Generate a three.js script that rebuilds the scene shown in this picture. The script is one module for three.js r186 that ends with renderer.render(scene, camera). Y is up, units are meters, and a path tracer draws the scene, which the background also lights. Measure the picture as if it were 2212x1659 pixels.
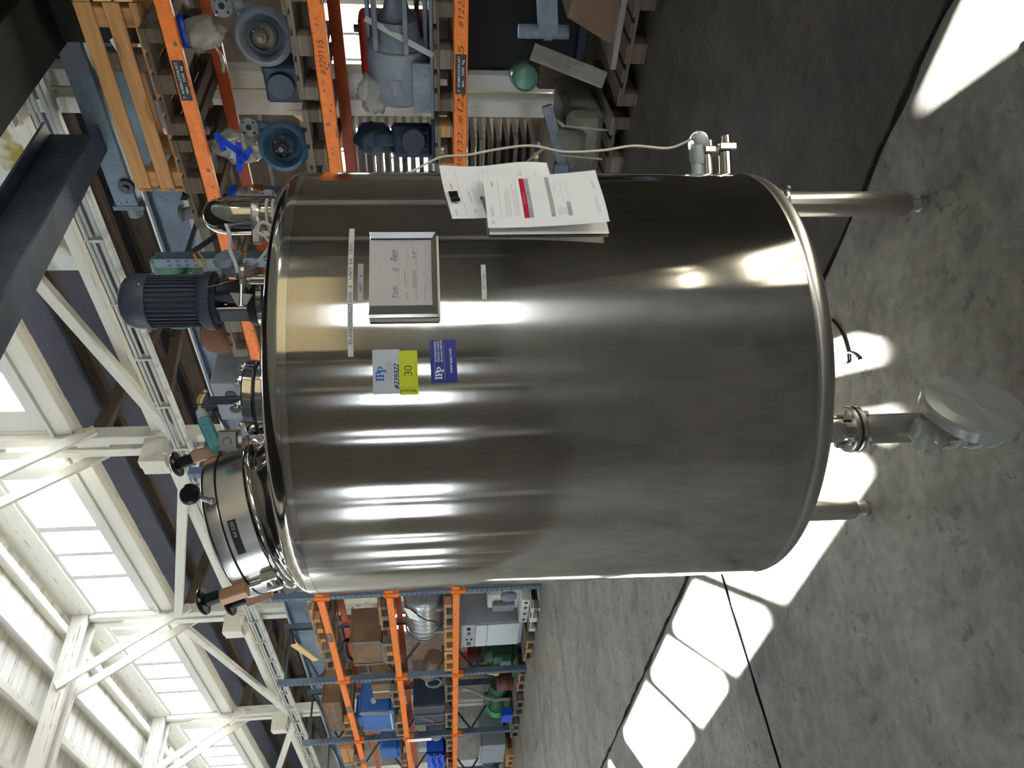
import * as THREE from 'three';
import { mergeGeometries, mergeVertices, toCreasedNormals } from 'three/addons/utils/BufferGeometryUtils.js';
import { RoundedBoxGeometry } from 'three/addons/geometries/RoundedBoxGeometry.js';
import { RectAreaLightUniformsLib } from 'three/addons/lights/RectAreaLightUniformsLib.js';

// ---------------------------------------------------------------- camera, sky, sun, exposure
const scene = new THREE.Scene();
const renderer = new THREE.WebGLRenderer({ antialias: true });
renderer.toneMapping = THREE.LinearToneMapping;
renderer.toneMappingExposure = 2.0;
renderer.shadowMap.enabled = true;
RectAreaLightUniformsLib.init();

// The photograph was taken with the camera turned on its side, so up in the hall is left in the frame.
const camera = new THREE.PerspectiveCamera(53.24, 2212 / 1659, 0.05, 200);
camera.position.set(0, 1.54, 0);
{
  const right = new THREE.Vector3(0.0572, -0.9947, 0.0868), up = new THREE.Vector3(0.6803, -0.0250, -0.7325);
  right.normalize(); up.addScaledVector(right, -up.dot(right)).normalize();
  const back = new THREE.Vector3().crossVectors(right, up);
  camera.quaternion.setFromRotationMatrix(new THREE.Matrix4().makeBasis(right, up, back));
}
scene.add(camera);
const SKY = 9.0;
scene.background = new THREE.Color().setRGB(0.86 * SKY, 0.98 * SKY, 1.13 * SKY);

const sun = new THREE.DirectionalLight(new THREE.Color(1.0, 0.965, 0.9), 110);
sun.position.set(-0.805 * 40, 0.802 * 40, -0.59 * 40);
sun.target.position.set(0, 0, 0);
sun.castShadow = true;
sun.shadow.radius = 1.0;
sun.shadow.mapSize.set(4096, 4096);
Object.assign(sun.shadow.camera, { left: -30, right: 30, top: 30, bottom: -30, near: 1, far: 120 });
scene.add(sun, sun.target);

// ---------------------------------------------------------------- helpers
let seed = 7;
const rnd = () => { seed = (seed + 0x6d2b79f5) | 0; let t = Math.imul(seed ^ (seed >>> 15), 1 | seed); t = (t + Math.imul(t ^ (t >>> 7), 61 | t)) ^ t; return ((t ^ (t >>> 14)) >>> 0) / 4294967296; };
const rr = (a, b) => a + (b - a) * rnd();
const V3 = (x, y, z) => new THREE.Vector3(x, y, z);
const PI = Math.PI, rad = (d) => d * PI / 180;
const used = {};
const numbered = (n) => { const k = used[n] = (used[n] ?? -1) + 1; return k ? n + '_' + String(k).padStart(3, '0') : n; };
function thing(name, label, category, [x, y, z] = [0, 0, 0], turn = 0, group) {
  const o = new THREE.Group(); o.name = numbered(name); o.position.set(x, y, z); o.rotation.y = turn;
  o.userData = { label, category }; if (group) o.userData.group = group;
  scene.add(o); return o;
}
function struct(name, label) { const o = new THREE.Group(); o.name = numbered(name); o.userData = { kind: 'structure' }; if (label) o.userData.label = label; scene.add(o); return o; }
function mesh(name, geo, mat, parent = scene, label) {
  const g = Array.isArray(geo) ? (geo.length > 1 ? merge(geo) : geo[0]) : geo;
  const m = new THREE.Mesh(g, mat); m.name = parent === scene ? numbered(name) : name; m.castShadow = m.receiveShadow = true;
  if (label) m.userData.label = label;
  parent.add(m); return m;
}
const each = (name, list, mat, parent) => list.map((g) => mesh(name, g, mat, parent));
const merge = (list) => mergeGeometries(list.map((g) => { g = g.index ? g.toNonIndexed() : g; for (const k of Object.keys(g.attributes)) if (!['position', 'normal', 'uv'].includes(k)) g.deleteAttribute(k); return g; }));
function copyOf(o, [x, y, z], turn, label) { const c = o.clone(); c.name = numbered(o.name.replace(/_\d{3}$/, '')); c.userData = { ...o.userData }; if (label) c.userData.label = label; c.position.set(x, y, z); c.rotation.set(0, turn ?? o.rotation.y, 0); scene.add(c); return c; }
// box with chamfered edges; uv in metres with u along the longest side
function boxGeo(w, h, d, c = 0.003) {
  c = Math.min(c, w * 0.3, h * 0.3, d * 0.3);
  const pos = [], uv = [], idx = [];
  const H = [w / 2, h / 2, d / 2], long = w >= h && w >= d ? 0 : h >= d ? 1 : 2;
  const quad = (a, b, e, f, n) => {
    const k = pos.length / 3, ax = [0, 1, 2].sort((i, j) => Math.abs(n[j]) - Math.abs(n[i]))[0];
    const o = [0, 1, 2].filter((i) => i !== ax), ui = o.includes(long) ? long : o[0], vi = o.find((i) => i !== ui);
    for (const p of [a, b, e, f]) { if (!p) continue; pos.push(...p); uv.push(p[ui], p[vi]); }
    idx.push(k, k + 1, k + 2); if (f) idx.push(k, k + 2, k + 3);
  };
  const P = (sx, sy, sz, ax) => { const p = [sx * H[0], sy * H[1], sz * H[2]], s = [sx, sy, sz]; for (let i = 0; i < 3; i++) if (i !== ax) p[i] -= s[i] * c; return p; };
  for (let ax = 0; ax < 3; ax++) for (const s of [-1, 1]) {
    const [i, j] = [(ax + 1) % 3, (ax + 2) % 3], q = (a, b) => { const v = [0, 0, 0]; v[ax] = s; v[i] = a; v[j] = b; return P(...v, ax); }, n = [0, 0, 0]; n[ax] = s;
    const l = [q(-1, -1), q(1, -1), q(1, 1), q(-1, 1)]; if (s < 0) l.reverse(); quad(...l, n);
  }
  if (c > 0) {
    for (let ax = 0; ax < 3; ax++) { const [i, j] = [(ax + 1) % 3, (ax + 2) % 3]; for (const a of [-1, 1]) for (const b of [-1, 1]) {
      const q = (t, face) => { const v = [0, 0, 0]; v[ax] = t; v[i] = a; v[j] = b; return P(...v, face); };
      const l = [q(-1, i), q(1, i), q(1, j), q(-1, j)]; if (a * b < 0) l.reverse(); const n = [0, 0, 0]; n[i] = a; n[j] = b * 0.99; quad(...l, n); } }
    for (const x of [-1, 1]) for (const y of [-1, 1]) for (const z of [-1, 1]) { const l = [P(x, y, z, 0), P(x, y, z, 1), P(x, y, z, 2)]; if (x * y * z < 0) l.reverse(); quad(l[0], l[1], l[2], null, [x, y, z]); }
  }
  const g = new THREE.BufferGeometry();
  g.setAttribute('position', new THREE.Float32BufferAttribute(pos, 3)); g.setAttribute('uv', new THREE.Float32BufferAttribute(uv, 2)); g.setIndex(idx);
  const ng = g.toNonIndexed(); ng.computeVertexNormals(); return ng;
}
const T = (g, x = 0, y = 0, z = 0, rx = 0, ry = 0, rz = 0) => { if (rx || ry || rz) g.applyMatrix4(new THREE.Matrix4().makeRotationFromEuler(new THREE.Euler(rx, ry, rz, 'YXZ'))); g.translate(x, y, z); return g; };
const uvShift = (g, a = rnd() * 3, b = rnd() * 3) => { const u = g.attributes.uv; for (let i = 0; i < u.count; i++) u.setXY(i, u.getX(i) + a, u.getY(i) + b); return g; };
const bx = (w, h, d, x, y, z, rx = 0, ry = 0, rz = 0, c = 0.003) => T(uvShift(boxGeo(w, h, d, c)), x, y, z, rx, ry, rz);
const span = (x0, x1, y0, y1, z0, z1, c = 0.003) => bx(Math.abs(x1 - x0), Math.abs(y1 - y0), Math.abs(z1 - z0), (x0 + x1) / 2, (y0 + y1) / 2, (z0 + z1) / 2, 0, 0, 0, c);
// bar of rectangular section from p to q (w across, h up)
function bar(p, q, w, h, c = 0.003) {
  const d = q.clone().sub(p), L = d.length(); d.normalize();
  const up0 = Math.abs(d.y) > 0.98 ? V3(1, 0, 0) : V3(0, 1, 0), s = V3().crossVectors(up0, d).normalize(), u = V3().crossVectors(d, s);
  const g = uvShift(boxGeo(w, h, L, c)); g.applyMatrix4(new THREE.Matrix4().makeBasis(s, u, d)); const m = p.clone().add(q).multiplyScalar(0.5); g.translate(m.x, m.y, m.z); return g;
}
function rod(p, q, r, seg = 14, r2 = r, open = false) {
  const d = q.clone().sub(p), L = d.length(), g = new THREE.CylinderGeometry(r2, r, L, seg, 1, open);
  g.applyQuaternion(new THREE.Quaternion().setFromUnitVectors(V3(0, 1, 0), d.normalize())); const m = p.clone().add(q).multiplyScalar(0.5); g.translate(m.x, m.y, m.z); return g;
}
const rodY = (x, z, y0, y1, r, seg = 16, r2 = r) => rod(V3(x, y0, z), V3(x, y1, z), r, seg, r2);
const tube = (pts, r, n = 60, seg = 8, closed = false, tension = 0.5) => new THREE.TubeGeometry(new THREE.CatmullRomCurve3(pts.map((p) => Array.isArray(p) ? V3(...p) : p), closed, 'catmullrom', tension), n, r, seg, closed);
const lathe = (pts, seg = 48, a0 = 0, a1 = 2 * PI) => toCreasedNormals(new THREE.LatheGeometry(pts.map(([r, y]) => new THREE.Vector2(Math.max(r, 1e-4), y)), seg, a0, a1), 0.6);
const smoothLathe = (pts, seg = 48) => new THREE.LatheGeometry(pts.map(([r, y]) => new THREE.Vector2(Math.max(r, 1e-4), y)), seg);
const disc = (r, t, seg = 40, c = 0.003) => lathe([[0, -t / 2], [r - c, -t / 2], [r, -t / 2 + c], [r, t / 2 - c], [r - c, t / 2], [0, t / 2]], seg);
const ball = (r, x, y, z, sx = 1, sy = 1, sz = 1, n = 20) => { const g = new THREE.SphereGeometry(r, n, Math.round(n * 0.7)); g.scale(sx, sy, sz); g.translate(x, y, z); return g; };
const dirTo = (g, d) => g.applyQuaternion(new THREE.Quaternion().setFromUnitVectors(V3(0, 1, 0), V3(...d).normalize()));
const extrude = (pts, depth, bevel = 0.003) => { const s = new THREE.Shape(pts.map((p) => new THREE.Vector2(...p))); return new THREE.ExtrudeGeometry(s, { depth, bevelEnabled: bevel > 0, bevelSize: bevel, bevelThickness: bevel, bevelSegments: 2, curveSegments: 20 }); };
// lumpy shape: a sphere pushed about by noise, for wrapped things
function lump(r, sx, sy, sz, amp, freq, s, n = 28) {
  const g = new THREE.SphereGeometry(r, n, Math.round(n * 0.8)), p = g.attributes.position, v = V3();
  for (let i = 0; i < p.count; i++) { v.fromBufferAttribute(p, i).normalize(); const k = 1 + amp * (n3(v.x * freq + s, v.y * freq, v.z * freq + s * 2) - 0.5) * 2 + amp * 0.5 * (n3(v.x * freq * 3 + s, v.y * freq * 3, v.z * freq * 3) - 0.5) * 2; p.setXYZ(i, v.x * r * k * sx, v.y * r * k * sy, v.z * r * k * sz); }
  const m = mergeVertices((g.deleteAttribute('normal'), g), 1e-5); m.computeVertexNormals(); return m;
}

// ---------------------------------------------------------------- noise and textures
const hash = (x, y, z) => { let h = Math.imul(x | 0, 374761393) + Math.imul(y | 0, 668265263) + Math.imul(z | 0, 1274126177) | 0; h = Math.imul(h ^ (h >>> 13), 1274126177); return ((h ^ (h >>> 16)) >>> 0) / 4294967296; };
const sm = (t) => t * t * (3 - 2 * t);
function n3(x, y, z) {
  const X = Math.floor(x), Y = Math.floor(y), Z = Math.floor(z), a = sm(x - X), b = sm(y - Y), c = sm(z - Z), L = (p, q, t) => p + (q - p) * t;
  return L(L(L(hash(X, Y, Z), hash(X + 1, Y, Z), a), L(hash(X, Y + 1, Z), hash(X + 1, Y + 1, Z), a), b), L(L(hash(X, Y, Z + 1), hash(X + 1, Y, Z + 1), a), L(hash(X, Y + 1, Z + 1), hash(X + 1, Y + 1, Z + 1), a), b), c);
}
// periodic value noise on the unit square
function pn(u, v, fx, fy, s) {
  const x = u * fx, y = v * fy, X = Math.floor(x), Y = Math.floor(y), a = sm(x - X), b = sm(y - Y), w = (i, j) => hash(((i % fx) + fx) % fx, ((j % fy) + fy) % fy, s);
  const t = w(X, Y) + (w(X + 1, Y) - w(X, Y)) * a, q = w(X, Y + 1) + (w(X + 1, Y + 1) - w(X, Y + 1)) * a; return t + (q - t) * b;
}
const fbm = (u, v, fx, fy, s, o = 4) => { let t = 0, a = 0.5, n = 0; for (let i = 0; i < o; i++) { t += a * pn(u, v, fx << i, fy << i, s + i); n += a; a *= 0.5; } return t / n; };
function tex(size, fn, { srgb = true, rep = [1, 1], h = size } = {}) {
  const d = new Uint8Array(size * h * 4);
  for (let j = 0; j < h; j++) for (let i = 0; i < size; i++) { const c = fn((i + 0.5) / size, (j + 0.5) / h), k = (j * size + i) * 4; for (let m = 0; m < 3; m++) d[k + m] = Math.max(0, Math.min(255, Math.round((Array.isArray(c) ? c[m] : c) * 255))); d[k + 3] = 255; }
  const t = new THREE.DataTexture(d, size, h); t.wrapS = t.wrapT = THREE.RepeatWrapping; t.magFilter = THREE.LinearFilter; t.minFilter = THREE.LinearMipmapLinearFilter; t.generateMipmaps = true;
  if (srgb) t.colorSpace = THREE.SRGBColorSpace; t.repeat.set(...rep); t.needsUpdate = true; return t;
}
const hex = (h) => { const c = parseInt(h.slice(1), 16); return [(c >> 16) / 255, ((c >> 8) & 255) / 255, (c & 255) / 255]; };
const mixc = (a, b, t) => a.map((x, i) => x + (b[i] - x) * Math.max(0, Math.min(1, t)));
const step = (a, b, x) => sm(Math.max(0, Math.min(1, (x - a) / (b - a))));
const std = (o) => new THREE.MeshStandardMaterial(o);
const phys = (o) => new THREE.MeshPhysicalMaterial(o);
// canvas for print: drawn upright, w x h pixels
function canvasTex(w, h, draw) { const c = document.createElement('canvas'); c.width = w; c.height = h; draw(c.getContext('2d'), w, h); const t = new THREE.CanvasTexture(c); t.colorSpace = THREE.SRGBColorSpace; t.anisotropy = 4; return t; }

// painted and worn surface: base colour with patches of dust, chips and grain
const worn = (base, dirt, { f = 4, amt = 0.5, chip = 0, chipc = '#5a4a3c', s = 1, stretch = 1, size = 256 } = {}) => { const a = hex(base), b = hex(dirt), k = hex(chipc); return tex(size, (u, v) => {
  let c = mixc(a, b, step(0.35, 0.8, fbm(u, v, f, f * stretch, s, 5)) * amt); c = c.map((x) => x * (0.93 + 0.14 * fbm(u, v, f * 8, f * 8, s + 20, 2)));
  if (chip && fbm(u, v, f * 5, f * 5 * stretch, s + 9, 3) > 1 - chip) c = mixc(c, k, 0.8); return c; }); };
const woodTex = (light, dark, { s = 1, knots = true, paint } = {}) => { const a = hex(light), b = hex(dark), kn = [[0.22, 0.3], [0.63, 0.72], [0.85, 0.15]]; return tex(512, (u, v) => {
  let w = 0; if (knots) for (const [x, y] of kn) { const du = (u - x) * 5, dv = (v - y) * 9, r = Math.hypot(du, dv); w += Math.exp(-r * r * 6); }
  const g = fbm(u, v, 2, 14, s, 4), ring = 0.5 + 0.5 * Math.sin((v * 9 + g * 1.6 + w * 1.2) * 2 * PI), fine = fbm(u, v, 4, 128, s + 5, 2);
  let c = mixc(a, b, 0.15 + 0.4 * ring * 0.6 + 0.35 * fine * 0.7 + w * 0.7);
  if (paint) { const p = fbm(u, v, 3, 24, s + 11, 5); c = mixc(hex(paint), c, step(0.70, 0.76, p) * 0.8); c = c.map((x) => x * (0.95 + 0.07 * fine)); }
  return c; }, { rep: [0.8, 1.6] }); };
// ---------------------------------------------------------------- materials
const steelRough = tex(512, (u, v) => { const a = fbm(u, v, 5, 5, 40, 5), s = fbm(u, v, 4, 200, 41, 2); return Math.min(1, 0.40 + 0.32 * step(0.5, 0.85, a) + 0.07 * s); }, { srgb: false });
const steelCol = tex(512, (u, v) => { const s = fbm(u, v, 3, 3, 44, 5), k = 0.98 + 0.03 * fbm(u, v, 4, 220, 45, 2); return [0.79, 0.765, 0.725].map((x) => x * k * (0.95 + 0.07 * s)); });
const M = {};
M.shell = phys({ color: 0xffffff, map: steelCol, metalness: 1, roughness: 0.2, roughnessMap: steelRough, anisotropy: 0.75, anisotropyRotation: PI / 2 });
M.polished = std({ color: new THREE.Color(0.72, 0.70, 0.66), metalness: 1, roughness: 0.09 });
M.satin = std({ color: new THREE.Color(0.80, 0.78, 0.74), metalness: 1, roughness: 0.27 });
M.steel = std({ color: new THREE.Color(0.62, 0.60, 0.56), metalness: 1, roughness: 0.24 });
M.brushed = phys({ color: new THREE.Color(0.58, 0.56, 0.52), metalness: 1, roughness: 0.32, anisotropy: 0.6 });
M.dullSteel = std({ color: new THREE.Color(0.42, 0.40, 0.37), metalness: 1, roughness: 0.42 });
M.rubber = std({ color: 0x0b0b0c, roughness: 0.6 });
M.knob = std({ color: 0x0e1014, roughness: 0.28 });
M.bronze = std({ color: new THREE.Color(0.55, 0.34, 0.22), metalness: 0.75, roughness: 0.42 });
M.motor = std({ color: 0x3b414c, roughness: 0.55 });
M.motorCowl = std({ color: 0x434a55, roughness: 0.42 });
M.greyPlastic = std({ color: 0x7a858f, roughness: 0.45 });
M.gland = std({ color: 0x969da1, roughness: 0.5 });
M.lightGrey = std({ color: 0x9aa0a0, roughness: 0.45 });
M.turquoise = std({ color: 0x3f8f93, roughness: 0.45 });
M.cable = std({ color: 0xd6d0c0, roughness: 0.6 });
M.tie = std({ color: 0xd8d8d4, roughness: 0.5 });
M.yellow = std({ color: 0xd9a312, roughness: 0.5 });
M.black = std({ color: 0x0c0c0e, roughness: 0.5 });
M.paper = std({ color: 0xf2f1ee, roughness: 0.85 });
M.endPanel = phys({ color: 0xfff6e0, roughness: 1, transmission: 0.13, thickness: 0 });
M.orange = std({ map: worn('#f07c12', '#cc6414', { amt: 0.35, chip: 0.2, s: 3 }), roughness: 0.48 });
M.shadedOrange = std({ map: worn('#b04a1a', '#8a3a16', { amt: 0.4, s: 4 }), roughness: 0.5 });  // front-beam orange with shade mixed into the colour, for the back beams
M.rackBlue = std({ map: worn('#5f7182', '#48525d', { amt: 0.6, chip: 0.2, s: 5 }), roughness: 0.45, metalness: 0.25 });
M.rackDark = std({ color: 0x3a434d, roughness: 0.5, metalness: 0.2 });
M.beamBlue = std({ map: worn('#6e8193', '#566370', { amt: 0.6, s: 6 }), roughness: 0.55 });
M.craneBlue = std({ map: worn('#4d5a69', '#3a434f', { amt: 0.7, s: 7 }), roughness: 0.5 });
M.shadeBlack = std({ color: 0x060607, roughness: 0.7 });  // near-black stands in for shade on crane undersides and the dim back boards
M.pine = std({ map: woodTex('#c89a66', '#96683c', { s: 11 }), roughness: 0.75 });
M.pineDark = std({ map: woodTex('#6a5c4c', '#463a2e', { s: 13 }), roughness: 0.8 });
M.palletGrey = std({ map: woodTex('#8a8274', '#5a5248', { s: 15 }), roughness: 0.85 });
M.freshPine = std({ map: woodTex('#e3cf9a', '#c4a468', { s: 16 }), roughness: 0.75 });
M.white = std({ map: woodTex('#8c8478', '#5d564c', { s: 17, knots: false, paint: '#dcdacd' }), roughness: 0.7 });
M.white2 = std({ map: woodTex('#8c8478', '#5d564c', { s: 19, knots: false, paint: '#d2d1c6' }), roughness: 0.72 });
M.oldWood = std({ map: woodTex('#6a5c4c', '#40372e', { s: 21 }), roughness: 0.85 });
M.deck = std({ map: woodTex('#6a7084', '#4a4e60', { s: 23, knots: false }), roughness: 0.85 });  // bluish lift from window glare is mixed into this colour
M.plaster = std({ map: worn('#c9c8c0', '#9a988f', { amt: 0.5, s: 9 }), roughness: 0.9 });
M.board = std({ map: worn('#8f8a80', '#6c675f', { amt: 0.6, s: 10, stretch: 3 }), roughness: 0.85 });
M.frame = std({ color: 0xc9c9c2, roughness: 0.6 });
M.glass = phys({ color: 0xffffff, roughness: 0.02, transmission: 1, thickness: 0, ior: 1.45 });
M.wrap = phys({ color: 0xd8dcd8, roughness: 0.22, transmission: 0.55, thickness: 0, ior: 1.4 });
M.wrapDusty = std({ map: worn('#8f8c80', '#6d675a', { amt: 0.6, s: 31 }), roughness: 0.45 });
M.film = phys({ color: 0xd6d8d2, roughness: 0.25, transmission: 0.72, thickness: 0, clearcoat: 0.6, clearcoatRoughness: 0.15 });
M.pumpBlue = std({ map: worn('#47647f', '#66737f', { amt: 0.8, s: 33 }), roughness: 0.5 });
M.dustBlue = std({ map: worn('#66727e', '#858a8d', { amt: 0.9, s: 34 }), roughness: 0.65 });
M.darkBlue = std({ map: worn('#23344a', '#3a4a5c', { amt: 0.8, s: 35 }), roughness: 0.6 });
M.castGrey = std({ map: worn('#7c8289', '#5d6166', { amt: 0.8, s: 36 }), roughness: 0.6 });
M.dirty = std({ map: worn('#86836f', '#4c4a42', { amt: 0.9, f: 3, s: 37 }), roughness: 0.6 });
M.brownIron = std({ map: worn('#5d4a3a', '#7a5a3a', { amt: 0.8, s: 38 }), roughness: 0.6 });
M.tapeBlue = std({ color: 0x0d43c4, roughness: 0.35 });
M.vivid = std({ color: 0x1a4fc0, roughness: 0.4 });
M.machineBlue = std({ map: worn('#1f5aa6', '#2d5f95', { amt: 0.7, s: 39 }), roughness: 0.45 });
M.green = std({ map: worn('#1c5230', '#17402a', { amt: 0.7, s: 40 }), roughness: 0.4 });
M.greenLight = std({ map: worn('#4f7f62', '#3d6350', { amt: 0.7, s: 42 }), roughness: 0.5 });
M.greenBright = std({ color: 0x2f8f45, roughness: 0.45 });
M.redPlastic = std({ color: 0xb02a24, roughness: 0.5 });
M.redBrown = std({ map: worn('#5c2c24', '#74402f', { amt: 0.7, s: 43 }), roughness: 0.6 });
M.rust = std({ map: worn('#6e4a34', '#4a3226', { amt: 0.8, s: 44 }), roughness: 0.7 });
M.cardboard = std({ map: worn('#7a6148', '#5e4a38', { amt: 0.5, s: 45 }), roughness: 0.85 });
M.cabinet = std({ color: 0xb9c0c0, roughness: 0.3 });
M.cabinetSide = std({ color: 0x8b9296, roughness: 0.5 });
M.strap = std({ color: 0xb9b9b0, roughness: 0.6 });
M.pipeWhite = std({ map: worn('#c4c6c0', '#86857e', { amt: 0.6, f: 8, s: 46 }), roughness: 0.5 });
M.redDark = std({ color: 0x571f1c, roughness: 0.6 });
M.ground = std({ color: 0x9a978f, roughness: 0.95 });
M.gap = std({ map: worn('#2a2521', '#3d342c', { amt: 0.7, f: 8, s: 47 }), roughness: 0.9 });
// ---------------------------------------------------------------- floor: concrete slabs with a pressed non-slip pattern
const dimple = (u, v) => 0.5 + 0.5 * Math.sin(2 * PI * (52 * u + 52 * v)) * Math.sin(2 * PI * (52 * u - 52 * v));
const wearMask = (u, v) => step(0.34, 0.62, fbm(u, v, 3, 3, 60, 5));
M.floor = std({ vertexColors: true, roughness: 0.62,
  map: tex(1024, (u, v) => { const d = dimple(u, v), w = wearMask(u, v), n = fbm(u, v, 24, 24, 61, 3), b = fbm(u, v, 5, 5, 62, 5); let k = 0.60 + 0.34 * (d - 0.5) * (0.35 + 0.65 * w) + 0.16 * (n - 0.5) + 0.12 * (b - 0.5); if (fbm(u, v, 12, 12, 66, 4) > 0.72) k *= 0.85; return [k, k * 0.995, k * 0.965]; }, { rep: [1.45, 1.45] }),
  roughnessMap: tex(512, (u, v) => 0.62 + 0.3 * fbm(u, v, 6, 6, 63, 4), { srgb: false, rep: [0.5, 0.5] }),
  bumpMap: tex(1024, (u, v) => 0.25 + 0.5 * dimple(u, v) * (0.3 + 0.7 * wearMask(u, v)) + 0.2 * fbm(u, v, 30, 30, 64, 3), { srgb: false, rep: [1.45, 1.45] }), bumpScale: 0.0016 });
M.floor.roughness = 0.85;
{
  const floor = struct('floor', 'worn grey concrete floor slabs with dark joints');
  const xs = [-31, -22.2, -16.02, -9.5, -3.71, 2.3, 8.3, 14], zs = [-11, -8.3, -2.245, 3.7, 7.9];
  const gx = [0, 0.012, 0.012, 0.014, 0.028, 0.03, 0.03, 0], gz = [0, 0.012, 0.036, 0.03, 0];
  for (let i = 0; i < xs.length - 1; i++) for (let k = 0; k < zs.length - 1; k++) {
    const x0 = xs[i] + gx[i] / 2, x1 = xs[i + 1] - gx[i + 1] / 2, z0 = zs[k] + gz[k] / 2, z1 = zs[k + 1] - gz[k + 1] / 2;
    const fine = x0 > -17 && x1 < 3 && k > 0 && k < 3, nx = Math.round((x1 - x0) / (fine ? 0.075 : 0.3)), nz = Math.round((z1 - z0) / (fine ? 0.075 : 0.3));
    const pos = [], uv = [], col = [], idx = [], tone = rr(0.93, 1.07) * (i > 3 && k === 1 ? 0.36 : 1.36), brown = i > 3 && k === 1 ? 0.06 : 0;  // right-hand rack slabs: brown stain and dim light both put into the colour
    const put = (x, y, z, c) => { pos.push(x, y, z); uv.push(x, z); col.push(...c); };
    for (let b = 0; b <= nz; b++) for (let a = 0; a <= nx; a++) {
      let x = x0 + (x1 - x0) * a / nx, z = z0 + (z1 - z0) * b / nz;
      if (b === 0 || b === nz) z += (n3(x * 9, 3, k * 7) - 0.5) * 0.026 * (gz[k + (b ? 1 : 0)] / 0.036);
      if (a === 0 || a === nx) x += (n3(5, z * 9, i * 7) - 0.5) * 0.016 * (gx[i + (a ? 1 : 0)] / 0.03);
      const s = 0.55 * n3(x * 0.9, 1, z * 0.9) + 0.3 * n3(x * 2.7, 2, z * 2.7) + 0.15 * n3(x * 8, 3, z * 8), tracks = n3(x * 0.35, 8, z * 2.2);
      const spot = step(0.7, 0.86, n3(x * 4.3, 9, z * 4.3)) * 0.2 + step(0.78, 0.86, n3(x * 13, 4, z * 13)) * 0.22, edge = 0.12 * Math.exp(-Math.min(x - x0, x1 - x, z - z0, z1 - z) * 14);
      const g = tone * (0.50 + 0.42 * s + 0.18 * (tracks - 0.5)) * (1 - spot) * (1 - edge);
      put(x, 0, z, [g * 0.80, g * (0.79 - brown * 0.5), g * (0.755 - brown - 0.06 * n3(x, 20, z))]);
    }
    const W = nx + 1; for (let b = 0; b < nz; b++) for (let a = 0; a < nx; a++) { const p = b * W + a; idx.push(p, p + W, p + 1, p + 1, p + W, p + W + 1); }
    const side = (list) => { for (let q = 0; q < list.length - 1; q++) { const n = pos.length / 3; for (const p of [list[q], list[q + 1]]) for (const y of [0, -0.1]) put(pos[p * 3], y, pos[p * 3 + 2], [0.12, 0.1, 0.08]); idx.push(n, n + 1, n + 2, n + 2, n + 1, n + 3); } };
    const rowsA = [...Array(W).keys()];
    side(rowsA.slice().reverse()); side(rowsA.map((a) => nz * W + a)); side([...Array(nz + 1).keys()].map((b) => b * W)); side([...Array(nz + 1).keys()].map((b) => b * W + nx).reverse());
    const g = new THREE.BufferGeometry(); g.setAttribute('position', new THREE.Float32BufferAttribute(pos, 3)); g.setAttribute('uv', new THREE.Float32BufferAttribute(uv, 2)); g.setAttribute('color', new THREE.Float32BufferAttribute(col, 3)); g.setIndex(idx); g.computeVertexNormals();
    const nrm = g.attributes.normal; for (let p = 0; p < W * (nz + 1); p++) nrm.setXYZ(p, 0, 1, 0);
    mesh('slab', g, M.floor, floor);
  }
  mesh('joint_filler', span(-31, 14, -0.2, -0.014, -11, 7.9, 0), M.gap, floor);
  const out = mesh('ground', span(-90, 90, -0.6, -0.22, -90, 90, 0), M.ground); out.userData.kind = 'structure';
}

// ---------------------------------------------------------------- outer wall behind the racks: boards and windows
const POSTS = [-24.95, -19.62, -14.29, -8.96, -3.63, 1.7, 7.03, 12.36];
{
  const w = struct('wall_back', 'pale vertical boarded wall with windows behind the racks');
  mesh('core', [span(-31, 14, -0.2, 1.45, -11.0, -10.86, 0), span(-31, 14, 2.95, 6.5, -11.0, -10.86, 0)], M.board, w);
  const wins = []; for (const x of [-33, -22.5, -20.7, -17.1, -13.5, -11.7, -6.55, -4.75, 16]) wins.push(x);
  const vs = [M.board, M.plaster];
  for (let x = -3; x > -26; x -= 0.24) { mesh('board', bx(0.225, 1.43, 0.03, x, 0.735, -10.84, 0, 0, 0, 0.004), x > -5.2 ? M.shadeBlack : vs[rnd() < 0.75 ? 0 : 1], w); }  // right-end boards coloured near-black for the gloom in the aisle
  wins.sort((a, b) => a - b);
  mesh('pier', wins.slice(0, -1).map((x, i) => span(x + 0.65, wins[i + 1] - 0.65, 1.45, 2.95, -11, -10.84, 0)), M.board, w);
  mesh('plank', [4, 4.6, 5.2].map((y) => span(-26, 2, y - 0.56, y - 0.03, -10.86, -10.83, 0.004)), M.oldWood, w);
  mesh('wall_plate', [span(-31, 14, 5.55, 5.85, -10.82, -10.55), span(-31, 14, 5.95, 6.2, -10.85, -10.45)], M.oldWood, w);
  let n = 0;
  for (const x of wins) {
    if (x > 2 || x < -26) continue;
    const f = struct('window'); f.name = 'window_' + (++n);
    mesh('window_frame', [span(x - 0.65, x + 0.65, 1.45, 1.52, -10.98, -10.86), span(x - 0.65, x + 0.65, 2.88, 2.95, -10.98, -10.86), span(x - 0.65, x - 0.58, 1.52, 2.88, -10.98, -10.86), span(x + 0.58, x + 0.65, 1.52, 2.88, -10.98, -10.86), span(x - 0.58, x + 0.58, 2.18, 2.22, -10.96, -10.88), span(x - 0.2, x - 0.16, 1.52, 2.88, -10.96, -10.88), span(x + 0.16, x + 0.2, 1.52, 2.88, -10.96, -10.88)], M.frame, f);
    mesh('pane', span(x - 0.58, x + 0.58, 1.52, 2.88, -10.922, -10.92, 0), M.glass, f);
  }
}
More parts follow.
